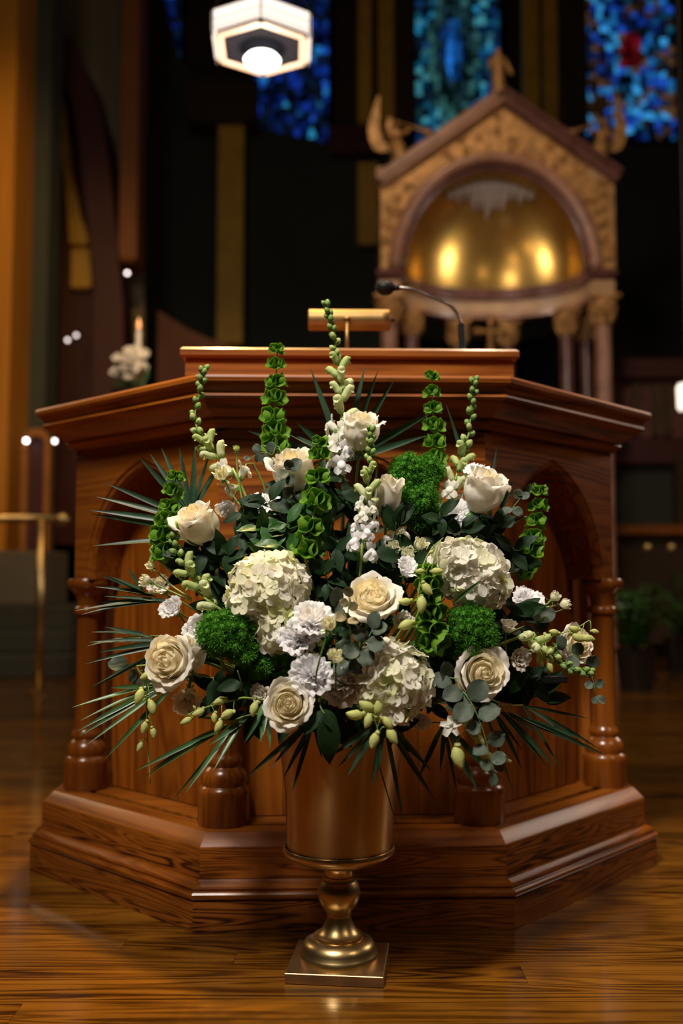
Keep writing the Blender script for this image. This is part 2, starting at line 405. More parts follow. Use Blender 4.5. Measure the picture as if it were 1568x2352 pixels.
window(2, 955, 1146, -20, 330, 12.3, w_mid, 13, 22)
window(3, 1346, 1546, -20, 320, 12.3, w_right, 13, 22)
window(4, 362, 416, -20, 135, 12.5, w_blue, 4, 9)

# ------------------------------------------------------------------ pulpit
TAN = tan(pi/8)
PX0, PY0, YAW = .027, 2.120, radians(1.8)
pulpit = thing('pulpit', 'octagonal carved oak pulpit with pointed arch panels behind the flowers', 'pulpit', (PX0, PY0, 0), Quaternion((0,0,1), YAW))
LF = .67; LS = .652; LB = .38
# side k: (mid point, direction along, inward normal, half length, mitre left, mitre right)
def side_info(k):
    if k == 0: return Vector((0,0,0)), 0.0, LF/2, TAN, TAN
    s = 1 if k > 0 else -1
    if abs(k) == 1:
        m = Vector((s*(LF/2+LS/2*cos(pi/4)), LS/2*sin(pi/4), 0)); return m, s*pi/4, LS/2, TAN, TAN
    m = Vector((s*(LF/2+LS*cos(pi/4)), LS*sin(pi/4)+LB/2, 0)); return m, s*pi/2, LB/2, (TAN if s > 0 else 0), (0 if s > 0 else TAN)
def side_matrix(k):
    m, a, h, tl, tr = side_info(k); return Matrix.Translation(m) @ Matrix.Rotation(a, 4, 'Z')
def side_part(name, k, prof, mat, closed=True):
    """prof: (inset, z) outline, swept along one side with mitred ends; local x runs along the side"""
    m, a, h, tl, tr = side_info(k); n = len(prof); nseg = 2
    V = []
    for e, (sg, tt) in enumerate(((-1, tl), (1, tr))):
        for d, z in prof: V.append((sg*(h-d*tt), d, z))
    F = [(i, (i+1) % n, (i+1) % n+n, i+n) for i in range(n)]+[tuple(reversed(range(n))), tuple(range(n, 2*n))]
    b = MB(); b.add(V, F); o = b.build(name, mat, pulpit, auto=32)
    o.location = m; o.rotation_euler = (0, 0, a); return o
base_lo = [(0,0),(0,.0625),(.0015,.064),(.003,.066),(.05,.066),(.05,0)]
base_up = [(.026,.1015),(.026,.1625),(.06,.1625),(.06,.1015)]
base_nose = [(.0265,.163),(.0270,.1655),(.0285,.1675),(.0505,.1905),(.0525,.1918),(.10,.192),(.10,.163)]
base_bead = [(.008,.0665),(-.003,.0670),(-.0045,.0700),(-.004,.0765),(-.001,.0800),(.006,.0805),(.0065,.0835),(.004,.0865),(.006,.0905),(.012,.0935),(.022,.0965),(.0245,.1005),(.05,.1010),(.05,.0665)]
corn = [(-.006,1.166),(-.009,1.160),(-.008,1.152),(-.003,1.148),(.004,1.146),(.006,1.141),(.010,1.138),(.013,1.132),(.009,1.128),(.008,1.123),(.012,1.118),(.022,1.116),(.030,1.112),(.040,1.103),(.052,1.095),(.060,1.087),(.066,1.086),(.064,1.080),(.067,1.074),(.078,1.071),(.082,1.064),(.12,1.064),(.12,1.166)]
for k in (0, -1, 1, -2, 2):
    side_part('base_plinth', k, list(reversed(base_lo)), M['base_x'])
    side_part('base_step', k, list(reversed(base_up)), M['base_x'])
    side_part('base_nosing', k, list(reversed(base_nose)), M['pulpit_x'])
    side_part('base_bead', k, list(reversed(base_bead)), M['bead'])
    side_part('cornice', k, corn, M['pulpit_x'])
# upper wall with pointed arch, per side
def arch_side(k):
    m, a, h, tl, tr = side_info(k); d0, d1 = .09, .135; z0, z1 = .728, 1.067
    hw = h-d0*TAN; hs = .218 if k else .226
    zt = 1.0; rise = zt-z0
    # lancet arcs: centre on the springing line
    R = (hs*hs+rise*rise)/(2*hs); nn = 14
    th = math.asin(min(1, rise/R))
    rt = [(R*cos(th*i/nn)-(R-hs), z0+R*sin(th*i/nn)) for i in range(nn+1)]   # right foot -> apex
    rt[-1] = (0, zt)
    def plate(da, db, ins):
        # front and back plates with arch hole
        outl = [(hw, z0), (hw, z1), (0, z1), (-hw, z1), (-hw, z0)]
        return outl
    b = MB()
    V = []; F = []
    arc = rt+[(-x, z) for x, z in reversed(rt[:-1])]          # right foot .. apex .. left foot
    nA = len(arc)
    out = []
    for x, z in arc:                                          # matching outer points
        if abs(x) < 1e-6: out.append((0, z1))
        else:
            s = 1 if x > 0 else -1; t = (z-z0)/(zt-z0)
            if t < .5: out.append((s*hw, z0+(z1-z0)*t*2))
            else: out.append((s*hw*(1-(t-.5)*2), z1))
    cw = .012                                                  # chamfer moulding round the arch
    def off(i, w):
        x, z = arc[i]; cx = -(R-hs) if x > 1e-6 else ((R-hs) if x < -1e-6 else 0)
        if abs(x) < 1e-6: return (0, z+w*1.25)
        dx, dz = x-cx, z-z0; L = sqrt(dx*dx+dz*dz); return (x+dx/L*w, z+dz/L*w)
    rings = [[(p[0], d0, p[1]) for p in out],
             [(off(i, cw+.006)[0], d0, off(i, cw+.006)[1]) for i in range(nA)],
             [(off(i, cw+.004)[0], d0+.004, off(i, cw+.004)[1]) for i in range(nA)],
             [(off(i, cw*.5)[0], d0+.006, off(i, cw*.5)[1]) for i in range(nA)],
             [(p[0], d0+.016, p[1]) for p in arc], [(p[0], .190, p[1]) for p in arc]]
    for r in rings: V += r
    for j in range(len(rings)-1):
        for i in range(nA-1):
            F.append((j*nA+i, j*nA+i+1, (j+1)*nA+i+1, (j+1)*nA+i))
    b.add(V, F)
    # underside strips beside the arch feet and the ends
    b.add([(hw,d0,z0),(hs,d0,z0),(hs,d1,z0),(hw-.02,d1,z0)], [(0,1,2,3)]); b.add([(-hw,d0,z0),(-hs,d0,z0),(-hs,d1,z0),(-hw+.02,d1,z0)], [(3,2,1,0)])
    o = b.build('arch_panel', M['pulpit_x'], pulpit, auto=25); o.location = m; o.rotation_euler = (0, 0, a)
for k in (0, -1, 1): arch_side(k)
# recessed vertical boards below and behind the arches
for k in (0, -1, 1):
    m, a, h, tl, tr = side_info(k); din = .185; w = (h-din*TAN)*2; nb = 5
    for j in range(nb):
        x0 = -w/2+w*j/nb; b = MB()
        b.box((0, 0, 0), (w/nb-.0015, .016, .875), bev=.0018)
        o = b.build('panel_board', M['pulpit_z'], pulpit); Mx = side_matrix(k) @ Matrix.Translation((x0+w/nb/2, din+.008, .192+.4385))
        o.location = Mx.translation; o.rotation_euler = (0, 0, a)
for k in (-2, 2):
    side_part('flank_panel', k, [(.09,.728),(.09,1.067),(.16,1.067),(.16,.728)][::-1], M['pulpit_z'])
    side_part('flank_panel', k, [(.15,.192),(.15,.74),(.17,.74),(.17,.192)][::-1], M['pulpit_z'])
# platform behind the base step and the flat top
def outline(d, back):
    a = LF/2-d*TAN; m = LF/2+LS*cos(pi/4)-d; yy = LS*sin(pi/4)+d*TAN
    return [(-a, d), (a, d), (m, yy), (m, back), (-m, back), (-m, yy)]
def slab(name, d, back, z0, z1, mat):
    o2 = outline(d, back); n = 6
    V = [(x, y, z0) for x, y in o2]+[(x, y, z1) for x, y in o2]
    F = [tuple(reversed(range(n))), tuple(range(n, 2*n))]+[(i, (i+1) % n, (i+1) % n+n, i+n) for i in range(n)]
    b = MB(); b.add(V, F); return b.build(name, mat, pulpit)
slab('top_board', .05, .84, 1.12, 1.1655, M['pulpit_x'])
slab('platform', .12, .84, .10, .1915, M['pulpit_x'])
# colonettes
def colonette(x, y):
    b = MB()
    prof = [(.055,.192),(.057,.196),(.056,.255),(.058,.262),(.054,.272),(.048,.277),(.052,.288),(.050,.302),(.042,.312),(.036,.318),(.040,.326),(.041,.333),(.036,.340),(.031,.350),(.030,.50),(.0285,.63),(.030,.637),(.037,.640),(.039,.648),(.035,.656),(.030,.660),(.031,.672),(.036,.688),(.046,.700),(.052,.706),(.056,.713),(.057,.722),(.052,.730)]
    b.lathe(prof, 32); o = b.build('colonette', M['turned'], pulpit, auto=50); o.location = (x, y, 0); return o
a_, m_, y_ = LF/2-.125*TAN, LF/2+LS*cos(pi/4)-.125, LS*sin(pi/4)+.125*TAN
for x, y in ((-a_, .125), (a_, .125), (m_+.010, y_), (-m_, y_)): colonette(x, y)
# reading desk
b = MB(); b.box((.0, .40, 1.206), (.775, .40, .082), bev=.004); b.build('desk_box', M['pulpit_x'], pulpit)
b = MB(); b.box((.0, .40, 1.2585), (.797, .43, .025), bev=.006); b.build('desk_top', M['pulpit_x'], pulpit)
DZ = 1.2711
# reading lamp
lp = P(802, 735, 2.48)
lamp = thing('reading_lamp', 'brass picture-light style reading lamp with a tubular shade on the pulpit desk', 'lamp', (lp.x, 2.48, DZ))
b = MB(); R_ = Matrix.Rotation(pi/2, 4, 'Y'); hL = .104; zc = lp.z-DZ
prof = [(.001,-hL),(.024,-hL),(.027,-hL+.003),(.027,hL-.004),(.023,hL),(.001,hL)]
b.lathe(prof, 28, M=Matrix.Translation((0,0,zc)) @ R_); shd = b.build('lamp_shade', M['lamp_brass'], lamp, auto=40)
b = MB(); b.tube([(hL,0,zc),(hL+.012,0,zc)], [.004,.003], 8); b.build('switch_knob', M['bronze'], shd, smooth=True)
b = MB(); b.tube([(-.006,-.03,.012),(-.006,-.03,zc-.006)], .005, 10); b.lathe([(.001,0),(.009,.0),(.0095,.004),(.007,.008),(.001,.009)], 14, (-.006,-.03,zc-.008), cap=False); b.build('stem', M['lamp_brass'], lamp, smooth=True)
b = MB(); b.lathe([(.045,0),(.045,.008),(.04,.012),(.01,.014)], 28, (0,0,0)); b.build('lamp_base', M['lamp_brass'], lamp, auto=40)
# microphone
mp0 = P(1063, 800, 2.45); mic = thing('gooseneck_microphone', 'black gooseneck microphone curving left over the pulpit desk', 'microphone', (mp0.x, 2.45, DZ))
pts = [P(1062, 800, 2.45), P(1058, 745, 2.45), P(1050, 722, 2.44), P(1030, 700, 2.43), P(985, 680, 2.42), P(945, 665, 2.41), P(905, 661, 2.40)]
Mi = MATS[mic.name].inverted(); pts = [Mi @ p for p in pts]
b = MB(); b.tube(spline(pts[1:], 26), .0042, 10); b.build('gooseneck', M['steel'], mic, smooth=True)
b = MB(); b.tube([(0,0,0), pts[1]], .009, 12); b.lathe([(.022,0),(.022,.006),(.012,.010)], 20); b.build('socket', M['black'], mic, auto=50)
b = MB(); b.tube([pts[-1]+Vector((.012,0,0)), pts[-1]], [.007,.008], 12); q = pts[-1]+Vector((-.022,0,0))
b.tube([q+Vector((-.024*cos(t), 0, 0)) for t in [pi*i/10 for i in range(11)]], [max(.001, .019*sin(pi*i/10)) for i in range(11)], 16)
b.build('foam_windscreen', M['black'], mic, smooth=True)

# ------------------------------------------------------------------ brass urn
VX, VY = -.005, 1.925
urn = thing('brass_urn', 'tall brass flower urn on a turned foot and square plate on the wood floor', 'vase', (VX, VY, 0), Quaternion((0,0,1), radians(-6)))
b = MB(); b.box((0,0,.0095), (.178,.172,.019), bev=.0012); b.build('base_plate', M['plate'], urn)
b = MB()
foot = [(.074,.019),(.074,.026),(.072,.032),(.070,.034),(.069,.041),(.064,.050),(.054,.056),(.047,.058),(.047,.062),(.043,.063),(.036,.068),(.029,.078),(.024,.089),(.0225,.096),(.024,.098),(.0235,.103),(.026,.106),(.034,.116),(.040,.130),(.0405,.143),(.037,.155),(.032,.161),(.031,.163),(.031,.170),(.028,.171),(.028,.180),(.034,.190),(.05,.198)]
b.lathe(foot, 56); b.build('turned_foot', M['old_brass'], urn, auto=38)
b = MB(); b.lathe([(.04,.196),(.085,.202),(.1025,.212),(.1055,.217),(.1060,.221),(.1045,.225),(.102,.226)], 64, cap=False); b.build('bottom_rim', M['old_brass'], urn, auto=40)
b = MB(); body = [(.099,.224),(.101,.26),(.1055,.33),(.116,.40),(.124,.465),(.126,.470),(.1265,.474),(.124,.477),(.121,.474),(.109,.41),(.099,.28),(.097,.235),(.001,.232)]
b.lathe(body, 72, cap=False); bk = b.build('bucket', M['bucket'], urn, auto=50); bk.rotation_euler = (0, radians(1.2), 0); bk.location = (-.004, 0, 0)
foam = thing('floral_foam', 'dark green floral foam block filling the mouth of the urn', 'foam', (VX, VY, .24))
b = MB(); b.lathe([(.085,0),(.098,.18),(.085,.25),(.05,.275),(.005,.28)], 24); b.build('block', M['foam'], foam, auto=40)

# ================================================================== flower kit
MOUTH = Vector((VX, VY, .485))
def Yd(px, py):
    return 1.93-.27*max(0, 1-((px-800)/600)**2-((py-1480)/520)**2)
def stem_part(t, pts, r0, r1=None, mat='stem', name='stem', n=7, seg=14):
    Mi = MATS[t.name].inverted(); s = t.scale[0]
    pp = spline(pts, seg); pl = [Mi @ p for p in pp]
    r1 = r1 or r0; b = MB(); b.tube(pl, [(r0+(r1-r0)*i/seg)/s for i in range(seg+1)], n)
    return b.build(name, M[mat], t, smooth=True)
def to_mouth(p, back):
    """points of a stem that leaves p along 'back' and runs into the urn"""
    rr = random.random()*.06; aa = random.random()*2*pi
    e = MOUTH+Vector((rr*cos(aa), rr*sin(aa)*.8, -.05)); d = (e-p).length
    return [p, p+back*d*.3, e+Vector((0,0,.12)).lerp(Vector((0,0,0)), .2)*min(1, d), e]

# ---- petals -------------------------------------------------------
def rose_petal(phi, r, H, w, lean, curl, seed, ruffle=0.0, frill=0.0, nar=.80, nu=10, nv=9, spiral=.06, tipn=0.0):
    rnd = random.Random(seed); p1, p2, p3 = [rnd.random()*6.28 for _ in range(3)]; a1 = rnd.uniform(.7, 1.3); kf = rnd.uniform(6, 10)
    def f(u, v):
        wv = .62+.38*sin(min(1, v*1.4)*pi/2)
        if v > .6: wv *= sqrt(max(0, 1-nar*((v-.6)/.4)**2.6))
        th = phi+u*w*wv
        base = .22+.78*sin(min(v/.55, 1)*pi/2)**.9
        R = r*base*(1+spiral*u)
        k = max(0, (v-.5)/.5); R += lean*k**1.6
        c = max(0, (v-.74)/.26); R += curl*c*c*(1-.3*u*u)*a1
        z = H*v*(1-.10*u**4*v)-curl*.55*c**3+.05*H*sin(2.2*u+p1)*v*v+tipn*(1-abs(u))**2*c
        z -= .05*H*abs(u)**3*v
        if ruffle:
            z += ruffle*sin(kf*u+p2)*v*v; R += ruffle*1.1*sin(kf*1.3*u+p3)*v**3; z += frill*sin(21*u+p1)*v**4; R += frill*sin(17*u+p2)*v**4
        R += .014*sin(3*u+p3)*v
        return (R*cos(th), R*sin(th), z)
    return grid(nu, nv, f)
ROSES = {}
def rose_meshes(kind):
    if kind in ROSES: return ROSES[kind]
    out = []
    if kind.startswith('open'):        # seen from above: tight heart, outer petals falling back
        s0 = {'open1': 3, 'open2': 40, 'open3': 77}[kind]
        specs = []
        for k in range(31):
            t = k/30; phi = k*2.399+s0
            r = .05+.70*t**.95; H = 1.22-.02*t-.20*t**3; w = 1.85-.85*t
            lean = -.05+.03*t+.12*t*t; curl = -.06+.25*t**1.3
            specs.append((phi, r, H, w, lean, curl, t))
    elif kind.startswith('bud'):
        s0 = 9; specs = []
        for k in range(18):
            t = k/17; specs.append((k*2.399+s0, .06+.62*t**.9, 2.05+.03*t-.12*t**3, 1.9-.65*t, -.05, .02+.12*t**2, t))
    elif kind.startswith('cup'):       # seen from the side: high cup, lip rolled out
        s0 = {'cup1': 5, 'cup2': 51, 'cup3': 88}[kind]
        specs = []
        for k in range(22):
            t = k/21; phi = k*2.399+s0
            r = .06+.74*t**.9; H = 1.62+.02*t-.10*t**3; w = 1.85-.72*t
            lean = -.06-.0*t; curl = .02+.26*t**2.2
            specs.append((phi, r, H, w, lean, curl, t))
    for k, (phi, r, H, w, lean, curl, t) in enumerate(specs):
        V, F = rose_petal(phi, r, H, w, lean, curl, k*7+s0, ruffle=.002+.016*t*t, nu=14, nv=10, tipn=.03*t)
        out.append(mesh('petal', V, F, M['rose_c'] if t < (.72 if kind.startswith('open') else .4) else M['rose_w']))
    ROSES[kind] = out; return out
def calyx_mesh(r=.32, n=5, ln=.7):
    b = MB(); b.lathe([(.03,-.22),(.12,-.16),(.17,-.06),(.16,.05),(.05,.1)], 10)
    for k in range(n):
        a = 2*pi*k/n
        def f(u, v):
            w = .11*(1-v)**.7*(1.0 if v > .02 else .8); R = .14+ln*.75*v-.1*v*v; z = -.02-.25*sin(v*2.4)+.1*v
            return (R*cos(a)-u*w*sin(a), R*sin(a)+u*w*cos(a), z)
        V, F = grid(2, 5, f); b.add(V, F)
    return mesh('calyx', b.v, b.f, M['calyx'])
CAL = {}
def place_head(name, label, cat, group, px, py, Y, size, facing, roll, zc):
    """size = half width in photo pixels; zc = height in the head's own units that sits on the pixel"""
    s = size/pxm(Y); q = face_quat(facing, roll); c = P(px, py, Y)-q @ Vector((0,0,zc*s))
    return thing(name, label, cat, c, q, s, group)
def rose(label, px, py, size, facing, kind='open1', Y=None, roll=0, zc=.75):
    Y = Y or Yd(px, py)
    t = place_head('white_rose', label, 'rose', 'ivory roses in the urn arrangement', px, py, Y, size*1.14, facing, roll, zc)
    for me in rose_meshes(kind): link('petal', me, t)
    if 'h' not in CAL:
        hb = MB(); hb.lathe([(.02,.05),(.40,.3),(.50,.62),(.44,.86),(.28,1.0),(.10,1.06),(.005,1.07)], 20, cap=False); CAL['h'] = mesh('heart_filler', hb.v, hb.f, M['rose_c'])
    link('heart_filler', CAL['h'], t, scale=(1, 1, {'o': 1.0, 'c': 1.28, 'b': 1.68}[kind[0]]))  # filler dome added so the gaps between petals stay less dark
    if 'c' not in CAL: CAL['c'] = calyx_mesh()
    link('calyx', CAL['c'], t)
    fq = Vector(facing).normalized(); p = Vector(t.location)
    stem_part(t, to_mouth(p, -fq), .0026, .003)
    return t

# ---- ruffled blossoms (lisianthus) --------------------------------
RUF = {}
def ruffle_meshes(kind):
    if kind in RUF: return RUF[kind]
    s0 = {'ruf1': 2, 'ruf2': 31, 'ruf3': 63, 'semi': 90, 'carn': 120}[kind]; out = []
    if kind == 'carn':
        rnd = random.Random(4)
        for k in range(6):
            V, F = rose_petal(k*2.399, .62, .95, 1.1, .12, .22, k+400, ruffle=.05, frill=.03, nar=.5, nu=22, nv=7); out.append(mesh('petal', V, F, M['white']))
        for k in range(34):
            z = 1-1.0*(k+.5)/34; a = k*2.399; rr = sqrt(1-z*z); d = Vector((rr*cos(a), rr*sin(a), z)).normalized()
            t0 = Quaternion(d, rnd.random()*3.14) @ d.orthogonal().normalized(); n0 = d.cross(t0); p1, p2 = rnd.random()*6, rnd.random()*6; wd = rnd.uniform(.24, .36); ln = rnd.uniform(.80, .98)
            def f(u, v):
                q = Vector((0,0,.30))+d*(.05+(ln-.05)*v*(1-.12*u*u))+t0*(u*wd*(.25+.75*v))+n0*((.10*sin(3*u+p1)+.05*sin(9*u+p2))*v)
                return tuple(q+d*(.03*sin(17*u+p1)*v**4))
            V, F = grid(18, 5, f); out.append(mesh('petal', V, F, M['white']))
        RUF[kind] = out; return out
    n = {'semi': 10, 'carn': 22}.get(kind, 15)
    for k in range(n):
        t = k/(n-1); phi = k*2.399+s0
        if kind == 'semi': r, H, w, lean, curl, rf = .12+.55*t, 1.25-.05*t, 1.4-.35*t, .0+.12*t, .05+.22*t, .04
        elif kind == 'carn': r, H, w, lean, curl, rf = .10+.55*t, 1.25-.30*t*t, 1.5-.45*t, .0+.16*t, .1+.24*t, .085
        else: r, H, w, lean, curl, rf = .08+.60*t, 1.2-.18*t*t, 1.5-.5*t, .0+.16*t, .08+.25*t, .045
        V, F = rose_petal(phi, r, H, w, lean, curl, k*5+s0, ruffle=rf, frill={'semi': .012, 'carn': .05}.get(kind, .03), nar=.5, nu=26, nv=8, spiral=.04)
        out.append(mesh('petal', V, F, M['white']))
    RUF[kind] = out; return out
def lisianthus(label, px, py, size, facing, kind='ruf1', Y=None, roll=0, zc=.7, mat=None, name='lisianthus', cat='flower'):
    Y = Y or Yd(px, py)
    t = place_head(name, label, cat, 'white ruffled blossoms in the urn arrangement', px, py, Y, size, facing, roll, zc)
    for me in ruffle_meshes(kind):
        o = link('petal', me, t)
        if mat: o.material_slots[0].link = 'OBJECT'; o.material_slots[0].material = M[mat]
    if 'c' not in CAL: CAL['c'] = calyx_mesh()
    link('calyx', CAL['c'], t, scale=(.8, .8, .9))
    stem_part(t, to_mouth(Vector(t.location), -Vector(facing).normalized()), .0018, .0022)
    return t
BUDM = {}
def bud_flower(label, px, py, size, facing, Y=None, stem_to=None, mat='hyd1'):
    Y = Y or Yd(px, py)
    t = place_head('lisianthus_bud', label, 'flower bud', 'small green-white lisianthus buds', px, py, Y, size*1.45, facing, random.random()*6, .55)
    if 'b' not in BUDM:
        out = []
        for k in range(9):
            V, F = rose_petal(k*2.399, .12+.062*k, 1.15-.02*k, 1.3-.06*k, -.08, .03+.012*k, k+300, ruffle=.045, nu=8, nv=6)
            out.append(mesh('petal', V, F, M['hyd1']))
        BUDM['b'] = out; BUDM['c'] = calyx_mesh(ln=.95)
    for me in BUDM['b']:
        o = link('petal', me, t); o.material_slots[0].link = 'OBJECT'; o.material_slots[0].material = M[mat]
    link('calyx', BUDM['c'], t)
    p = Vector(t.location); f = Vector(facing).normalized()
    if stem_to:
        e = P(*stem_to); stem_part(t, [p, p.lerp(e, .4)-f*.012, e], .0014, .0018, 'stem_l')
    else: stem_part(t, to_mouth(p, -f), .0014, .0018)
    return t

# ---- hydrangea ----------------------------------------------------
def floret_mesh(seed, mat):
    rnd = random.Random(seed); b = MB()
    for k in range(4):
        a = k*pi/2+rnd.uniform(-.15, .15); w = rnd.uniform(.48, .60); ln = rnd.uniform(.88, 1.05); cup = rnd.uniform(.15, .75); tw = rnd.uniform(-.2, .2)
        def f(u, v):
            ww = w*sin(min(1, .12+v*.98)*pi*.80)**.75; x = .06+ln*v; yy = u*ww
            z = .05*k+cup*v*v-.28*v**4+.14*u*u*(1-v*.5)*v+tw*u*v*.5+.03*sin(5*v+seed)
            x -= .10*u*u*(v > .8)
            return (x*cos(a)-yy*sin(a), x*sin(a)+yy*cos(a), z)
        V, F = grid(4, 4, f); b.add(V, F)
    b.lathe([(.01,0),(.07,.03),(.07,.09),(.01,.13)], 6, cap=False)
    return mesh('floret', b.v, b.f, mat)
FLM = {c: [floret_mesh(s, M[c]) for s in (1, 2, 3, 4)] for c in ('hyd1', 'hyd2', 'hyd3')}
def hydrangea(label, lobes, weights, nfl=150, fsize=.0135, axis=(0, -.8, .45)):
    """lobes: (px, py, radius px, Y, squash)"""
    c0 = P(lobes[0][0], lobes[0][1], lobes[0][3]); t = thing('hydrangea', label, 'hydrangea', c0, None, 1, 'hydrangea heads in the urn arrangement')
    tot = sum(l[2]**2 for l in lobes); rnd = random.Random(int(lobes[0][0]))
    for (px, py, rp, Y, sq) in lobes:
        c = P(px, py, Y)-c0; R = rp/pxm(Y)-.006; n = int(nfl*rp*rp/tot)
        for i in range(n):
            z = 1-2*(i+.5)/n; a = i*2.399963+rnd.uniform(-.12, .12); rr = sqrt(1-z*z)
            d = Vector((rr*cos(a), z, rr*sin(a)*sq))
            if d.y > .45: continue
            nrm = Vector((d.x+rnd.uniform(-.5, .5), d.y+rnd.uniform(-.4, .4), d.z/sq+rnd.uniform(-.4, .5)))
            p = c+Vector((d.x, d.y*.9, d.z))*R*rnd.uniform(.86, 1.03)*(1+.07*sin(5*d.x+px)*sin(6*d.z+py))
            col = rnd.choices(['hyd1', 'hyd2', 'hyd3'], weights)[0]
            link('floret', rnd.choice(FLM[col]), t, p, face_quat(nrm, rnd.random()*6), fsize*rnd.uniform(.85, 1.25))
    # pale pedicels inside the head, seen between the florets
    b = MB()
    for (px, py, rp, Y, sq) in lobes:
        c = P(px, py, Y)-c0; R = rp/pxm(Y)-.006
        for i in range(60):
            z = 1-2*(i+.5)/60; a = i*2.4; rr = sqrt(1-z*z); b.tube([c+Vector((0,.01,-.01)), c+Vector((rr*cos(a), z, rr*sin(a)*sq))*R*.93], .0009, 4)
    b.build('pedicels', M['stem_l'], t, smooth=True)
    stem_part(t, to_mouth(c0+Vector((0,.02,-.01)), Vector((0,.6,-.6))), .0035, .004)
    return t

# ---- snapdragon ---------------------------------------------------
def sweep_mesh(name, pts, rad, n, mats, extra=None, flat=1.0):
    b = MB(); b.tube(pts, rad, n, 0, flat=flat)
    if extra: extra(b)
    return mesh(name, b.v, b.f, mats, True, b.m)
def sepals(b, r=.26, ln=.5, n=5, m=1, w=.17):
    for k in range(n):
        a = 2*pi*k/n+.3
        def f(u, v):
            ww = w*(1-v*v)**.6; R = r*(.35+.75*v**.5)+.03; return (R*cos(a)-u*ww*sin(a), R*sin(a)+u*ww*cos(a), -.06+ln*v)
        V, F = grid(2, 4, f); b.add(V, F, m)
def lobe(b, c, out, up, w, ln, cup, m=0, ruf=.0, sd=0):
    c = Vector(c); out = Vector(out).normalized(); up = Vector(up).normalized(); side = out.cross(up).normalized()
    def f(u, v):
        ww = w*sin(min(1, .25+v*.8)*pi*.78)**.7
        return c+out*(ln*v)+side*(u*ww)+up*(cup*v*v+.15*ln*u*u+ruf*sin(6*u+sd)*v)
    V, F = grid(5, 4, f); b.add([tuple(p) for p in V], F, m)
SN = {}
def snap_mats(w): return {'g': [M['snap_g'], M['calyx']], 'p': [M['snap_p'], M['calyx']], 'c': [M['snap_c'], M['stem_l']], 'w': [M['snap_w'], M['stem_l']], 'ww': [M['white'], M['stem_l']]}[w]
def snap_mesh(kind, col):
    key = kind+col
    if key in SN: return SN[key]
    mt = snap_mats(col)
    if kind == 'bud':       # closed, egg shaped
        me = sweep_mesh('bud', [(0,0,0),(0,0,.15),(0,.03,.4),(0,.05,.7),(0,.06,.9),(0,.06,1.0)], [.12,.3,.40,.34,.18,.02], 10, mt, lambda b: sepals(b, .42, .55))
    elif kind == 'tube':    # half open, hooked tip
        def ex(b):
            sepals(b, .34, .55)
            lobe(b, (0,.16,1.42), (0,.9,-.15), (0,.2,1), .30, .45, -.12, 0, .03, 1)
            lobe(b, (.12,-.1,1.5), (.35,.5,.6), (0,-.6,.6), .2, .38, -.1, 0, .03, 2)
            lobe(b, (-.12,-.1,1.5), (-.35,.5,.6), (0,-.6,.6), .2, .38, -.1, 0, .03, 3)
        me = sweep_mesh('bud', [(0,0,0),(0,-.02,.2),(0,-.06,.55),(0,-.08,.95),(0,-.02,1.3),(0,.10,1.52),(0,.26,1.60),(0,.36,1.52)], [.13,.36,.42,.42,.46,.46,.33,.05], 11, mt, ex, )
    else:                   # open two-lipped blossom
        def ex(b):
            sepals(b, .32, .45)
            for s in (-1, 1):
                lobe(b, (s*.10,-.22,1.15), (s*.55,-.35,.75), (0,-.9,-.3), .40, .72, .22, 0, .06, s)
                lobe(b, (s*.20,.32,1.10), (s*.75,.55,-.25), (0,.3,.9), .36, .62, -.25, 0, .05, s+2)
            lobe(b, (0,.36,1.1), (0,.85,-.45), (0,.4,.9), .34, .60, -.25, 0, .05, 5)
            b.tube([(0,.1,1.0),(0,.28,1.18),(0,.36,1.28),(0,.38,1.36)], [.28,.36,.30,.05], 9, 0)
        me = sweep_mesh('blossom', [(0,0,0),(0,-.03,.25),(0,-.05,.6),(0,-.03,.95),(0,.02,1.2),(0,.05,1.28)], [.14,.30,.33,.38,.40,.30], 11, mt, ex)
    SN[key] = me; return me
def spike_stem(pts):     # pts: (px, py, Y) tip first -> world points
    return [P(*p) for p in pts]
def snapdragon(label, pts, types, n, size0, size1, mouth=True, r=.0028, spread=1.0, seed=0, face=.35, matg='stem_l', start=.0, pw=1.3):
    W_ = spike_stem(pts); base = W_[-1]
    t = thing('snapdragon', label, 'snapdragon', base, None, 1, 'snapdragon spikes in the urn arrangement')
    L = spline(W_, 60); rnd = random.Random(seed); n = int(n*.95)
    Wl = list(W_)
    if mouth: Wl += to_mouth(W_[-1], (W_[-1]-W_[-2]).normalized())[2:]
    stem_part(t, Wl, r*.35, r*1.15, matg, seg=26)
    for i in range(n):
        f = start+(1-start)*((i+.3)/n)**pw; k = min(59, int(f*60)); p = L[k]; tg = (L[max(0, k-2)]-L[min(60, k+2)]).normalized()
        a = i*2.399+rnd.uniform(-.25, .25)
        ax = tg.orthogonal().normalized(); o = (Quaternion(tg, a) @ ax)
        o = (o+Vector((0,-face,0))).normalized()
        g = f; kind, col = types[min(len(types)-1, int(g*len(types)))]
        up = .95-.38*g
        d = (o*(1-up*.55)+tg*up).normalized(); s = (size0+(size1-size0)*g**1.1)*(1.22+.35*(1-g)**2)
        q = d.to_track_quat('Z', 'Y')
        # hook bends outward and down: align local +Y away from the spike axis
        yl = q @ Vector((0,1,0)); want = (o-d*o.dot(d)).normalized()
        q = Quaternion(d, yl.angle(want)*(1 if yl.cross(want).dot(d) > 0 else -1)) @ q
        link('blossom' if kind == 'open' else 'bud', snap_mesh(kind, col), t, p+o*(.0015+.003*g)-base, q, s*rnd.uniform(.9, 1.1))
    return t

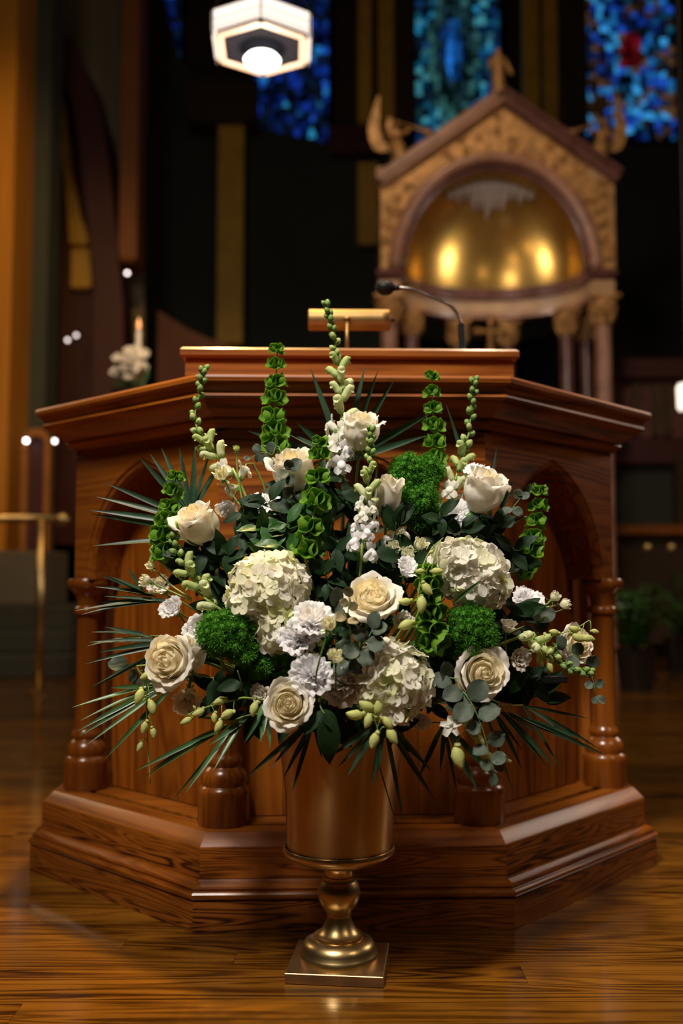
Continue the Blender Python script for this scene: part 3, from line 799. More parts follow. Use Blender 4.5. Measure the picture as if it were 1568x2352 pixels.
# ---- bells of ireland ---------------------------------------------
def bell_mesh():
    def f(u, v):
        a = pi*u; r = .10+.92*v**.62+.06*v**3*cos(5*a)-.03*v**4; z = 1.15*v**1.4+.13*v**3*cos(5*a)
        return (r*cos(a), r*sin(a), z)
    b = MB(); V, F = grid(20, 6, f); b.add(V, F)
    V, F = grid(20, 6, lambda u, v: tuple(c*.94+(.03 if i == 2 else 0) for i, c in enumerate(f(u, v)))); b.add(V, [tuple(reversed(q)) for q in F])
    for k in range(4):
        a = k*pi/2; b.tube([(.09*cos(a), .09*sin(a), .05), (.12*cos(a), .12*sin(a), .2), (.08*cos(a), .08*sin(a), .32)], [.07,.09,.02], 6, 1)
    return mesh('bell', b.v, b.f, [M['bell'], M['bell_in']], True, b.m)
BELL = bell_mesh()
def bells(label, pts, tiers, size0, size1, per=4, mouth=True, seed=0, face=.75, up=.22, r=.003, mat=None):
    W_ = spike_stem(pts); base = W_[-1]
    t = thing('bells_of_ireland', label, 'bells of ireland', base, None, 1, 'green bells of ireland spikes')
    L = spline(W_, 80); rnd = random.Random(seed+50)
    Wl = list(W_)+(to_mouth(W_[-1], (W_[-1]-W_[-2]).normalized())[2:] if mouth else [])
    stem_part(t, Wl, r*.4, r*1.1, 'stem_l', seg=26)
    for j in range(tiers):
        f = ((j+.15)/tiers)**.95; k = min(78, int(f*80)); p = L[k]; tg = (L[max(0, k-2)]-L[min(80, k+2)]).normalized()
        s = (size0+(size1-size0)*f**.8)*1.12; ax = tg.orthogonal().normalized()
        for i in range(per):
            a = 2*pi*i/per+j*.75+rnd.uniform(-.2, .2); o = Quaternion(tg, a) @ ax
            d = (o+tg*(up+rnd.uniform(-.15, .2))+Vector((0,-face,0))).normalized()
            link('bell', BELL, t, p+o*.0025+tg*rnd.uniform(-.004, .004)-base, face_quat(d, rnd.random()*6), s*rnd.uniform(.85, 1.12))
    for i in range(3):       # tip bracts
        q = face_quat(Vector((rnd.uniform(-.4, .4), -.2, 1))); link('bell', BELL, t, L[0]-base, q, size0*.55)
    return t

# ---- green trachelium / mossy heads -------------------------------
def tuft_cluster(seed):
    rnd = random.Random(seed); b = MB()
    for i in range(64):
        z = 1-1.35*(i+.5)/46; a = i*2.4+rnd.random(); rr = sqrt(max(0, 1-z*z)); d = Vector((rr*cos(a), rr*sin(a), z)).normalized()
        base = d*.45; tip = d*rnd.uniform(.85, 1.12)+Vector((rnd.uniform(-.1,.1), rnd.uniform(-.1,.1), rnd.uniform(-.05,.12)))
        sd = d.orthogonal().normalized(); s2 = d.cross(sd)
        for j in range(3):
            an = j*2.1+rnd.random(); o = sd*cos(an)+s2*sin(an); w = o.cross(d)*.05
            m_ = base.lerp(tip, .75)+o*.06; tp = tip+o*.09
            b.add([tuple(base), tuple(m_-w), tuple(tp), tuple(m_+w)], [(0,1,2,3)])
    b.lathe([(.02,-.5),(.35,-.3),(.5,0),(.4,.35),(.02,.5)], 8, cap=False)
    return mesh('floret_cluster', b.v, b.f, M['trach'], False)
TUFT = [tuft_cluster(s) for s in range(4)]
def trachelium(label, lobes, cs=.0115, dens=1.0, seed=0):
    """lobes: (px, py, rx px, ry px, Y)"""
    c0 = P(lobes[0][0], lobes[0][1], lobes[0][4]); t = thing('green_trachelium', label, 'greenery', c0, None, 1, 'mossy green flower heads')
    rnd = random.Random(seed+900); b = MB()
    for (px, py, rx, ry, Y) in lobes:
        c = P(px, py, Y)-c0; ax, az = rx/pxm(Y)-cs*.7, ry/pxm(Y)-cs*.7; ay = min(ax, az)
        n = int(dens*4*pi*((ax+az)/2)**2/(cs*cs*1.5))
        for i in range(n):
            z = 1-2*(i+.5)/n; a = i*2.399963; rr = sqrt(1-z*z); d = Vector((rr*cos(a), z, rr*sin(a)))
            if d.y > .5: continue
            k = rnd.uniform(.80, 1.10)
            link('floret_cluster', rnd.choice(TUFT), t, c+Vector((d.x*ax, d.y*ay, d.z*az))*k, face_quat(d+Vector((rnd.uniform(-.2,.2), rnd.uniform(-.2,.2), rnd.uniform(-.1,.3))), rnd.random()*6), cs*rnd.uniform(.8, 1.2))
        V = []; 
        bb = MB(); bb.lathe([(sin(pi*j/8)*.8+.001, -cos(pi*j/8)*.8) for j in range(9)], 14, cap=False)
        b.add([(c.x+v[0]*ax, c.y+v[1]*ay, c.z+v[2]*az) for v in bb.v], bb.f)
    b.build('inner_branches', M['leaf'], t, smooth=True)
    stem_part(t, to_mouth(c0, Vector((0,.5,-.7))), .003, .0035)
    return t

# ---- leaves -------------------------------------------------------
def leaf_mesh(name, ratio, mat, fold=.15, bend=.25, point=1.0, nu=4, nv=7, wav=.02, sd=0):
    def f(u, v):
        if point > .5: ww = ratio*sin(pi*min(1, v)**.85)**.8*(1-.15*v)
        else: ww = ratio*sin(pi*v)**.55 if 0 < v < 1 else 0
        if v == 0: ww = ratio*.04
        return (u*ww, v, fold*abs(u)*ww+bend*(v*v-.2*v)+wav*sin(7*v+3*u+sd))
    V, F = grid(nu, nv, f); return mesh(name, V, F, M[mat])
LM = {'leaf': [leaf_mesh('leaf', .27, 'leaf', sd=s, bend=-.1-.12*s) for s in range(3)],
      'leaf_g': [leaf_mesh('leaf', .25, 'leaf_g', sd=s, bend=-.1-.1*s) for s in range(3)],
      'euc': [leaf_mesh('leaf', .44, 'euc', .22, .25*(s-1), 0, wav=.045, sd=s, nv=8) for s in range(3)],
      'euc_b': [leaf_mesh('leaf', .45, 'euc_b', .12, .12*(s-1), 0, wav=.03, sd=s, nv=8) for s in range(3)]}
def leaf_quat(d, nrm):
    """local +Y along d, local +Z as near nrm as possible"""
    d = d.normalized(); n = (nrm-d*nrm.dot(d))
    n = n.normalized() if n.length > 1e-4 else d.orthogonal().normalized()
    x = d.cross(n); return Matrix((x, d, n)).transposed().to_quaternion()
def sprig(name, label, cat, group, pts, leaves, lib, r=.0014, mouth=False, seed=0, stem='stem'):
    """leaves: (fraction, angle in the picture plane in degrees, length px, tilt) or a count for random ones"""
    W_ = [P(*p) for p in pts]; base = W_[-1]
    t = thing(name, label, cat, base, None, 1, group); L = spline(W_, 40); rnd = random.Random(seed+77)
    Wl = list(W_)
    if mouth: Wl += to_mouth(W_[-1], (W_[-1]-W_[-2]).normalized())[2:]
    stem_part(t, Wl, r*.6, r*1.3, stem, seg=20)
    for lf in leaves:
        f, ang, ln, tilt = lf; k = min(40, int(f*40)); p = L[k]; a = radians(ang); Y = p.y
        d = Vector((cos(a), -tilt, sin(a))).normalized(); nrm = Vector((rnd.uniform(-.8,.8), -1, rnd.uniform(-.3,1.0)))
        link('leaf', rnd.choice(LM[lib]), t, p-base, leaf_quat(d, nrm), ln/pxm(Y)*(.82 if lib[0] == 'e' else 1))
    return t
def leaflet(t, name, p0, p1, w, sag, mat, base, roll=0.0, seed=0, nv=9):
    d = p1-p0; L = d.length; dn = d.normalized(); side = dn.cross(Vector((0,-1,.25))).normalized()
    up = side.cross(dn).normalized(); side2 = side*cos(roll)+up*sin(roll); upn = up*cos(roll)-side*sin(roll)
    def f(u, v):
        ww = w*min(1, (v/.28)**.6 if v > 0 else .12)*(1-max(0, (v-.45)/.55)**1.8)
        ww = max(ww, .0002)
        return tuple(p0+d*v+Vector((0,0,-sag*L*v*v+sag*L*v))*1.0+side2*(u*ww)+upn*(abs(u)*ww*.45)-base)
    V, F = grid(2, nv, f); o = link(name, mesh(name, V, F, M[mat]), t); return o
def frond(label, root, tips, w=.0052, sag=.08, mat='palm', rachis=None, seed=0, cat='palm leaf', mouth=True):
    w *= .88
    """root: (px,py,Y); tips: (px,py,Y[,t along rachis]); leaflets fan from root / rachis to the tips"""
    base = P(*root); t = thing('palm_frond', label, cat, base, None, 1, 'dark palm fronds around the arrangement'); rnd = random.Random(seed+5)
    R0 = P(*rachis) if rachis else base
    pts = [R0, base]+(to_mouth(base, (MOUTH-base).normalized())[2:] if mouth else [])
    if not rachis: pts = pts[1:]
    if len(pts) > 1: stem_part(t, pts, .0012, .0024, 'stem', seg=16)
    for i, tp in enumerate(tips):
        k = i/max(1, len(tips)-1); st = base.lerp(R0, tp[3]) if len(tp) > 3 else base.lerp(R0, rnd.random()*.9)
        leaflet(t, 'leaflet', st, P(*tp[:3]), w*rnd.uniform(.8, 1.15), sag*rnd.uniform(.4, 1.5), mat, base, rnd.uniform(-.7, .7), i)
    return t

# ---- orchid sprays ------------------------------------------------
def orchid_bud():
    b = MB(); b.tube([(0,0,0),(0,.03,.15),(0,.0,.45),(0,-.03,.8),(0,.02,1.05),(0,.05,1.15)], [.05,.22,.34,.27,.12,.01], 10)
    b.tube([(0,.08,.02),(0,.26,.05),(0,.36,.10)], [.16,.14,.03], 8)
    return mesh('bud', b.v, b.f, M['orchid'])
OB = orchid_bud()
def orchid_bloom_mesh():
    b = MB()
    for k in range(5):
        a = 2*pi*k/5+.3; lobe(b, (0,0,.15), (cos(a), sin(a), .05), (0,0,1), .36 if k % 2 else .28, 1.0, -.35, 0, .03, k)
    b.tube([(0,0,0),(0,.02,.25),(0,-.12,.45),(0,-.28,.5)], [.08,.16,.16,.03], 8)
    return mesh('blossom', b.v, b.f, M['snap_w'])
OF = orchid_bloom_mesh()
def orchid(label, pts, buds, r=.0018, blooms=(), mouth=False):
    """buds: (fraction on the stem, px, py, size px, direction deg, dy)"""
    W_ = [P(*p) for p in pts]; base = W_[-1]; t = thing('dendrobium_spray', label, 'orchid', base, None, 1, 'lime orchid bud sprays')
    L = spline(W_, 40); Wl = list(W_)+(to_mouth(W_[-1], (W_[-1]-W_[-2]).normalized())[2:] if mouth else [])
    stem_part(t, Wl, r*.5, r*1.2, 'stem_l', seg=26)
    b = MB()
    for (f, px, py, s, ang) in buds:
        p = L[min(40, int(f*40))]; c = P(px, py, p.y-.008); a = radians(ang); d = Vector((cos(a), -.25, sin(a))).normalized(); sz = s/pxm(c.y)
        st = c-d*sz*.5; b.tube(spline([p-base, (p.lerp(st, .5)+Vector((0,-.004,.006)))-base, st-base], 8), .0009, 5)
        link('bud', OB, t, st-base, face_quat(d, random.random()*6), sz*.92)
    b.build('pedicels', M['stem_l'], t, smooth=True)
    for (px, py, s, fx, fy, fz) in blooms:
        c = P(px, py, L[20].y-.01); link('blossom', OF, t, c-base, face_quat((fx, fy, fz), random.random()*6), s/pxm(c.y))
    return t

# ================================================================== the arrangement
# ---- roses
rose('large ivory rose at the top centre of the arrangement, seen from the side', 828, 990, 47, (.08,-.42,1), 'cup1', 1.86, .4, .85)
rose('cream rose behind the blue-green eucalyptus leaves, upper left of centre', 672, 1085, 54, (-.25,-.40,1), 'cup2', 1.88, 1.1, .8)
rose('ivory rose turned to the left beside the palm fan on the upper left', 455, 1208, 54, (-.45,-.45,.9), 'cup3', 1.84, 2.0, .85)
rose('upright closed ivory rose behind the centre snapdragon spike', 891, 1143, 42, (.08,-.36,1), 'bud1', 1.82, 3.0, 1.05)
rose('largest ivory rose on the upper right, leaning right', 1112, 1128, 55, (.35,-.36,.85), 'cup1', 1.84, 4.4, .85)
rose('open ivory rose with swirled cream heart in the middle of the arrangement', 852, 1375, 63, (-.05,-.80,.70), 'open1', 1.70, 0.5, .8)
rose('open pale rose at the lower left facing left, with pink-cream heart', 388, 1520, 62, (-.42,-.95,.12), 'open2', 1.74, 1.7, .8)
rose('ivory rose seen from behind, tucked right of the lower left open rose', 432, 1512, 46, (-.1,-.30,.9), 'cup3', 1.80, .3, .75)
rose('open rose with deep yellow cream heart at the bottom centre left', 662, 1617, 56, (-.05,-.97,.12), 'open3', 1.66, 2.2, .85)
rose('open ivory rose on the lower right beside the eucalyptus', 1110, 1545, 60, (.22,-.95,.2), 'open1', 1.72, 3.4, .85)
rose('half-hidden cream rose at the far right behind the snapdragon and orchid buds', 1322, 1482, 46, (.5,-.75,.2), 'open2', 1.89, 5.0, .8)
# ---- hydrangeas
hydrangea('creamy green hydrangea head left of centre', [(618,1352,100,1.76,.85),(640,1440,62,1.74,1.0),(575,1385,58,1.74,.9)], (4,4,1.9), 250, .0150)
hydrangea('white hydrangea head on the right under the large upper right rose', [(1083,1318,84,1.79,.95),(1045,1290,58,1.77,.9),(1120,1350,52,1.78,1.0)], (1.2,7,.2), 235, .0157)
hydrangea('ivory hydrangea head at the bottom centre above the urn', [(905,1565,88,1.69,1.0),(880,1520,55,1.68,1.0),(905,1615,55,1.68,.9)], (3,6,.6), 245, .0152)
# ---- snapdragons
snapdragon('tall thin snapdragon spike on the left with green buds at its tip', [(467,850,1.93),(458,900,1.93),(447,965,1.92),(470,1010,1.91),(492,1042,1.90),(530,1080,1.89),(560,1130,1.88)], [('bud','g'),('bud','g'),('bud','p'),('tube','p'),('tube','c'),('open','w')], 30, .0090, .0165, seed=1)
snapdragon('tallest snapdragon spike at the top centre, rising above the pulpit cornice', [(749,700,1.95),(762,750,1.95),(772,810,1.95),(782,880,1.94),(784,950,1.92),(778,1035,1.90),(790,1100,1.90)], [('bud','g'),('bud','g'),('bud','p'),('tube','p'),('tube','c'),('tube','c'),('open','w'),('open','ww')], 36, .0080, .0185, seed=2)
snapdragon('snapdragon spike on the right with green tip beside the pale bells', [(1088,875,1.95),(1083,940,1.95),(1073,1010,1.94),(1055,1070,1.93),(1038,1130,1.91),(1030,1190,1.9)], [('bud','g'),('bud','g'),('bud','p'),('tube','p'),('tube','c'),('open','w')], 30, .0090, .0165, seed=3)
snapdragon('snapdragon spike standing in front of the closed centre rose', [(852,988,1.80),(850,1040,1.80),(846,1100,1.79),(842,1170,1.78),(836,1225,1.77),(828,1300,1.76)], [('bud','g'),('bud','g'),('bud','p'),('tube','p'),('tube','c'),('open','w'),('open','ww'),('open','ww')], 34, .0080, .0165, seed=4)
snapdragon('snapdragon spike low on the left crossing in front of green bells', [(398,1212,1.84),(402,1252,1.84),(415,1285,1.83),(440,1325,1.82),(475,1370,1.81),(505,1400,1.80)], [('bud','g'),('bud','g'),('bud','p'),('tube','p'),('tube','p'),('tube','c')], 24, .0085, .0165, seed=5)
snapdragon('snapdragon spike lying out to the far right, drooping to a green tip', [(1352,1545,1.78),(1310,1535,1.78),(1265,1505,1.78),(1225,1475,1.79),(1185,1466,1.80)], [('bud','g'),('bud','g'),('bud','p'),('tube','p'),('tube','c')], 22, .0080, .0155, seed=6)
snapdragon('short white snapdragon bloom tucked above the small buds right of centre', [(905,1255,1.83),(900,1290,1.83),(902,1320,1.83)], [('open','w'),('open','w')], 6, .0150, .0160, seed=8)
# ---- bells of ireland
bells('tall bells of ireland spike against the cornice, left of centre', [(637,800,1.95),(634,860,1.95),(630,930,1.94),(632,1000,1.93),(642,1050,1.92)], 7, .0085, .0172, seed=1)
bells('bells of ireland spike in front, left of centre above the cream green hydrangea', [(735,1010,1.80),(733,1060,1.80),(726,1140,1.79),(712,1230,1.78),(705,1300,1.78)], 6, .0080, .0190, seed=2)
bells('bells of ireland spike right of centre with a curled tip', [(992,862,1.94),(992,920,1.94),(996,990,1.93),(995,1060,1.92),(990,1110,1.91)], 7, .0080, .0165, seed=3)
bells('bells of ireland spike at the far right by the pointed arch', [(1238,1122,1.98),(1232,1180,1.98),(1222,1245,1.97),(1205,1290,1.96),(1175,1320,1.95)], 7, .0090, .0180, seed=4)
bells('bells of ireland spike at the left in front of the palm fan', [(405,1090,1.89),(395,1140,1.89),(382,1190,1.88),(375,1245,1.87),(378,1300,1.86)], 6, .0085, .0170, seed=5)
bells('bells of ireland hanging down between the rose and the mossy head, right of centre', [(978,1305,1.73),(985,1360,1.72),(992,1430,1.71),(985,1495,1.71)], 6, .0130, .0185, seed=6, up=-.5, face=.6)
# ---- mossy green heads
trachelium('pointed mossy green head behind the closed centre rose', [(940,1090,52,52,1.88),(985,1085,32,45,1.89),(955,1155,55,58,1.87),(975,1195,42,38,1.87)], seed=1)
trachelium('round mossy green head on the lower left beside the pale rose', [(520,1455,70,56,1.73),(555,1490,42,42,1.73),(590,1525,44,36,1.75)], seed=2)
trachelium('round mossy green head on the right under the white hydrangea', [(1080,1452,62,66,1.75),(1035,1470,34,48,1.76)], seed=3)
trachelium('small mossy green tuft in shade left of the centre snapdragon', [(806,1145,26,26,1.92)], seed=4)
trachelium('dim mossy green tuft in the shade below the cream green hydrangea', [(650,1528,42,30,1.79)], seed=5)
# ---- white ruffled blossoms
lisianthus('white ruffled bloom seen from the side, upper left by the broad leaves', 605, 1158, 42, (.05,-.5,.8), 'ruf1', 1.86, 1)
lisianthus('brightest white ruffled bloom beside the cream green hydrangea, the upper of the two', 718, 1424, 50, (.1,-.75,.6), 'carn', 1.68, 1)
lisianthus('bright white ruffled bloom touching the lower edge of the cream green hydrangea', 682, 1463, 46, (-.2,-.8,.45), 'carn', 1.69, 2)
lisianthus('white ruffled bloom just above the bottom centre left rose', 716, 1550, 52, (.0,-.95,.25), 'carn', 1.67, 3)
lisianthus('dusky cream ruffled bloom between two white blooms at the bottom centre', 786, 1577, 48, (.0,-.95,-.1), 'carn', 1.69, 4, mat='white_w')
lisianthus('white crumpled bloom hanging below the largest upper right rose', 1045, 1192, 40, (-.1,-.85,.25), 'ruf3', 1.86, 5)
lisianthus('white ruffled bloom on the right edge beside a pair of buds', 1208, 1377, 38, (.15,-.6,.7), 'ruf1', 1.88, 2)
lisianthus('white ruffled bloom peeping over the largest upper right rose', 1098, 1085, 36, (.1,-.4,.9), 'ruf2', 1.90, 2)
lisianthus('half-open white bloom with a yellowish heart right of centre', 935, 1308, 31, (.25,-.75,.6), 'semi', 1.76, 3)
lisianthus('white bloom behind the mossy head and the lower left roses', 452, 1450, 38, (-.2,-.8,.5), 'semi', 1.84, 3)
lisianthus('small white bloom at the left edge below the green buds', 396, 1398, 30, (-.3,-.8,.4), 'semi', 1.86, 5)
lisianthus('shaded white bloom at the left behind the green lisianthus buds', 368, 1345, 30, (-.3,-.8,.5), 'semi', 1.89, 1)
lisianthus('shaded grey-white bloom drooping below the lower left roses', 428, 1605, 40, (-.1,-.8,-.6), 'semi', 1.82, 2, mat='white_w')
lisianthus('small cream bloom right of the mossy head on the right', 1166, 1438, 23, (.2,-.5,.9), 'semi', 1.80, 2, mat='snap_w')
lisianthus('shaded white petals beside the bottom centre left rose', 600, 1595, 26, (-.3,-.9,.2), 'semi', 1.74, 4, mat='white_w')
lisianthus('white bloom hanging at the left of the upper left buds', 522, 1165, 28, (-.3,-.8,-.5), 'semi', 1.89, 1)
lisianthus('shaded white bloom at the lower right above the orchid blossom', 1190, 1515, 30, (.4,-.8,.2), 'semi', 1.82, 2, mat='white_w')
lisianthus('white bloom left of the top centre rose', 768, 1020, 28, (-.4,-.7,.2), 'semi', 1.90, 1)
lisianthus('small white bloom between the green spike and the right snapdragon', 1012, 1075, 20, (.1,-.8,.6), 'semi', 1.93, 1)
lisianthus('dim pinkish white petals under the ivory bottom hydrangea', 965, 1655, 26, (.2,-.8,-.7), 'semi', 1.78, 1, mat='white_w')
lisianthus('small grey-white bloom behind the lime buds right of the middle rose', 925, 1425, 26, (.1,-.8,.3), 'semi', 1.75, 1, mat='white_w')
bud_flower('round green-cream bud in the dark below the pair of bright white blooms', 770, 1506, 21, (0,-.75,.65), 1.62)
bud_flower('green-cream bud, topmost of the cluster right of centre', 921, 1217, 12, (.1,-.4,.9), 1.80)
bud_flower('round green-cream bud at the left of the cluster right of centre', 903, 1257, 18, (-.1,-.7,.7), 1.79)
bud_flower('ruffled green-cream bud in the middle of the cluster right of centre', 936, 1272, 20, (.1,-.6,.8), 1.79)
bud_flower('green-cream bud at the right of the cluster right of centre', 968, 1252, 20, (.3,-.5,.8), 1.79)
bud_flower('green bud, upper of the pair at the left edge', 346, 1298, 13, (-.5,-.3,.8), 1.87, (440,1375,1.85))
bud_flower('cream green bud, lower of the pair at the left edge', 334, 1333, 18, (-.9,-.4,.4), 1.86, (440,1380,1.85))
bud_flower('cream green bud, left one of the pair on the far right stem', 1274, 1370, 15, (.5,-.3,.7), 1.88, (1220,1400,1.88))
bud_flower('cream green bud, right one of the pair on the far right stem', 1298, 1388, 16, (1,-.3,.15), 1.88, (1215,1402,1.88))
bud_flower('cream green bud standing left of the side-on white bloom, upper left', 508, 1088, 20, (-.3,-.4,.8), 1.85, (560,1170,1.86))
bud_flower('tall green bud beside the bright white ruffled bloom', 756, 1432, 21, (.2,-.4,.9), 1.62)
bud_flower('thin green bud on a long stem against the upper left snapdragon', 543, 1030, 9, (.1,-.2,1), 1.86, (556,1150,1.87), 'snap_p')
bud_flower('small green bud below the upper white blooms, left', 736, 1478, 10, (0,-.4,.9), 1.69, None, 'snap_p')
# ---- orchids
orchid('lime orchid bud spray hanging straight down on the far left', [(345,1800,1.80),(340,1720,1.80),(337,1640,1.79),(338,1570,1.78),(355,1530,1.78)],
  [(.95,334,1552,26,210),(.8,320,1600,38,250),(.75,349,1625,36,285),(.72,360,1585,26,300),(.55,332,1670,30,255),(.5,352,1683,26,280),(.3,321,1715,24,245)], mouth=True)
orchid('lime orchid bud spray reaching left below the drooping grey bloom', [(428,1645,1.74),(450,1632,1.74),(490,1620,1.73),(540,1608,1.72),(590,1606,1.72)],
  [(.02,428,1656,28,205),(.2,456,1637,30,200),(.25,446,1625,10,120),(.45,505,1610,30,200),(.45,492,1648,24,270),(.6,502,1668,30,240),(.75,522,1640,32,210),(1.0,583,1628,34,260)], mouth=True)
orchid('lime orchid bud cluster hanging over the urn at the bottom centre', [(868,1690,1.63),(866,1670,1.63),(860,1650,1.63),(858,1620,1.65)],
  [(.5,815,1642,40,170),(.4,845,1655,34,250),(.8,842,1622,40,150),(.8,868,1628,36,95),(.3,890,1660,32,300),(.1,900,1690,40,300),(.05,859,1700,38,250)], mouth=True)
orchid('orchid spray with one open white blossom at the lower right', [(1170,1752,1.70),(1110,1720,1.70),(1075,1680,1.69),(1055,1640,1.69),(1040,1610,1.71)],
  [(.55,1087,1672,40,320),(.4,1100,1700,34,310),(.3,1103,1722,34,300),(.2,1118,1735,30,330),(.02,1168,1748,14,350),(.5,1052,1738,52,285),(.1,1140,1735,14,340)], blooms=[(1035,1668,26,-.2,-.8,.4)], mouth=True)
orchid('orchid bud spray arching over the far right snapdragon', [(1352,1425,1.83),(1325,1442,1.83),(1290,1455,1.83),(1250,1470,1.84),(1200,1500,1.85)],
  [(.0,1366,1450,18,340),(.1,1350,1466,30,350),(.25,1328,1464,34,340),(.3,1318,1445,26,160),(.6,1272,1452,24,170),(.8,1240,1520,24,300),(.75,1262,1532,26,290)], mouth=True)
orchid('thin orchid stem with lime buds crossing the green bells right of centre', [(1018,1235,1.70),(990,1262,1.70),(968,1310,1.69),(960,1370,1.69),(945,1440,1.70)],
  [(.05,1003,1312,28,0),(.5,965,1312,22,180),(.75,980,1352,34,310),(.8,968,1388,40,265),(.85,930,1382,30,180),(.95,932,1435,38,200),(.2,990,1268,14,200)], mouth=True)
# ---- eucalyptus
sprig('eucalyptus_sprig', 'silver-green eucalyptus branch trailing down on the lower right', 'eucalyptus', 'eucalyptus sprigs', [(1135,1775,1.66),(1125,1740,1.66),(1110,1680,1.66),(1085,1620,1.66),(1055,1580,1.68),(1020,1560,1.72)],
  [(0,250,38,.2),(.05,30,36,.2),(.12,175,40,.2),(.18,10,46,.2),(.28,190,44,.1),(.34,20,56,.2),(.45,200,46,.1),(.5,30,66,.2),(.6,215,66,.2),(.66,50,70,.2),(.75,190,60,.3),(.82,255,75,.3),(.95,110,60,.2),(.98,230,80,.2),(.9,170,66,.1)], 'euc', .0012, True, 1, 'stem')
sprig('eucalyptus_sprig', 'rounded eucalyptus leaves under the middle rose', 'eucalyptus', 'eucalyptus sprigs', [(858,1440,1.64),(840,1475,1.64),(815,1500,1.66),(800,1530,1.70)],
  [(.05,80,52,.2),(.1,20,50,.3),(.25,150,50,.3),(.3,-20,56,.3),(.5,200,56,.2),(.5,300,60,.4),(.7,150,60,.2),(.8,-60,50,.3),(.9,215,56,.2)], 'euc', .0014, True, 2)
sprig('eucalyptus_sprig', 'bronzed eucalyptus leaves lying on the left of the middle rose', 'eucalyptus', 'eucalyptus sprigs', [(802,1372,1.63),(800,1400,1.63),(795,1430,1.64),(805,1470,1.67)],
  [(0,95,34,.3),(.2,160,30,.3),(.3,20,30,.3),(.5,190,40,.3),(.6,-10,36,.3)], 'euc_b', .0014, True, 3)
sprig('eucalyptus_sprig', 'broad grey-green eucalyptus leaf left of the middle rose', 'eucalyptus', 'eucalyptus sprigs', [(772,1390,1.70),(768,1415,1.70),(765,1450,1.72)],
  [(.1,95,60,.2),(.4,30,50,.2),(.6,150,40,.2)], 'euc', .0014, True, 33)
sprig('eucalyptus_sprig', 'blue-green eucalyptus leaves in front of the cream rose, upper left', 'eucalyptus', 'eucalyptus sprigs', [(668,1080,1.80),(662,1090,1.80),(670,1115,1.81),(680,1150,1.83)],
  [(.0,115,34,.3),(.05,50,44,.1),(.2,205,38,.3),(.3,300,40,.3),(.7,240,40,.2),(.9,330,40,.2)], 'euc', .0013, True, 4)
sprig('eucalyptus_sprig', 'small eucalyptus tip over the base of the tall left bells', 'eucalyptus', 'eucalyptus sprigs', [(575,1052,1.89),(600,1040,1.89),(625,1045,1.88),(655,1070,1.88)],
  [(0,190,20,.1),(.25,110,30,.1),(.3,250,28,.1),(.5,265,36,.1),(.6,80,36,.1),(.8,280,36,.2)], 'euc', .0011, True, 5)
sprig('eucalyptus_sprig', 'olive eucalyptus leaves reaching out at the far left', 'eucalyptus', 'eucalyptus sprigs', [(258,1520,1.88),(300,1535,1.87),(345,1545,1.86),(400,1555,1.86)],
  [(.3,160,60,.1),(.35,300,50,.1),(.55,45,50,.2),(.6,290,56,.1)], 'euc', .0014, True, 6)
sprig('eucalyptus_sprig', 'thin eucalyptus tip drooping at the far right end', 'eucalyptus', 'eucalyptus sprigs', [(1368,1600,1.84),(1362,1565,1.84),(1350,1530,1.84),(1310,1500,1.85),(1260,1490,1.87)],
  [(.0,330,34,.1),(.02,250,22,.1),(.2,10,30,.1),(.22,190,28,.1),(.45,75,44,.2),(.7,60,40,.2),(.72,250,46,.2),(.85,100,46,.2)], 'euc', .001, True, 7)
sprig('eucalyptus_sprig', 'dark eucalyptus leaves behind the white bloom on the right edge', 'eucalyptus', 'eucalyptus sprigs', [(1292,1400,1.93),(1250,1415,1.93),(1200,1440,1.92)],
  [(.2,190,70,.1),(.5,250,50,.1),(.6,160,60,.1),(.9,270,50,.1)], 'euc', .0014, True, 8)
sprig('eucalyptus_sprig', 'small eucalyptus spray right of the largest upper right rose', 'eucalyptus', 'eucalyptus sprigs', [(1208,1130,1.98),(1190,1150,1.97),(1160,1190,1.96),(1130,1240,1.95)],
  [(0,60,26,.1),(.1,170,28,.1),(.25,20,28,.1),(.3,120,32,.1),(.5,330,34,.1),(.5,200,34,.1),(.75,10,36,.1)], 'euc', .0011, True, 9)
# ---- palm fronds
frond('palm fan on the upper left with pale sheen blades', (480,1240,1.95), [(207,1172,1.97,.5),(238,1107,1.97,.7),(222,1141,1.97,.6),(320,1050,1.98,.9),(345,1043,1.98,.95),(371,1030,1.98,1),(412,1028,1.98,1),(448,1022,1.97,1),(485,1030,1.97,1),(213,1254,1.96,.1),(205,1180,1.95,.3),(520,1040,1.97,1)], .0066, .03, 'palm', rachis=(440,1180,1.96), seed=1)
frond('palm frond spreading left at the height of the green buds', (430,1390,1.88), [(230,1320,1.86,.9),(218,1348,1.86,.8),(255,1325,1.85,.9),(172,1403,1.84,.5),(186,1412,1.84,.3),(245,1352,1.87,.7),(215,1385,1.86,.4),(290,1303,1.87,1),(240,1370,1.85,.2)], .0046, .10, 'palm', rachis=(330,1362,1.87), seed=2)
frond('palm frond spreading left beside the lower left roses', (420,1480,1.86), [(210,1452,1.83,.6),(205,1475,1.83,.4),(225,1498,1.83,.3),(196,1525,1.83,.1),(200,1484,1.84,.8),(240,1440,1.84,.9),(300,1450,1.85,1),(215,1580,1.82,.1),(210,1578,1.84,.0)], .0046, .10, 'palm', rachis=(330,1460,1.86), seed=3)
frond('palm frond sweeping down to the left past the hanging orchid buds', (420,1560,1.82), [(165,1625,1.78,.5),(175,1680,1.77,.4),(182,1690,1.77,.3),(200,1710,1.76,.2),(240,1745,1.75,.1),(185,1655,1.78,.6),(255,1580,1.79,.9)], .0048, .06, 'palm_l', rachis=(330,1580,1.81), seed=4)
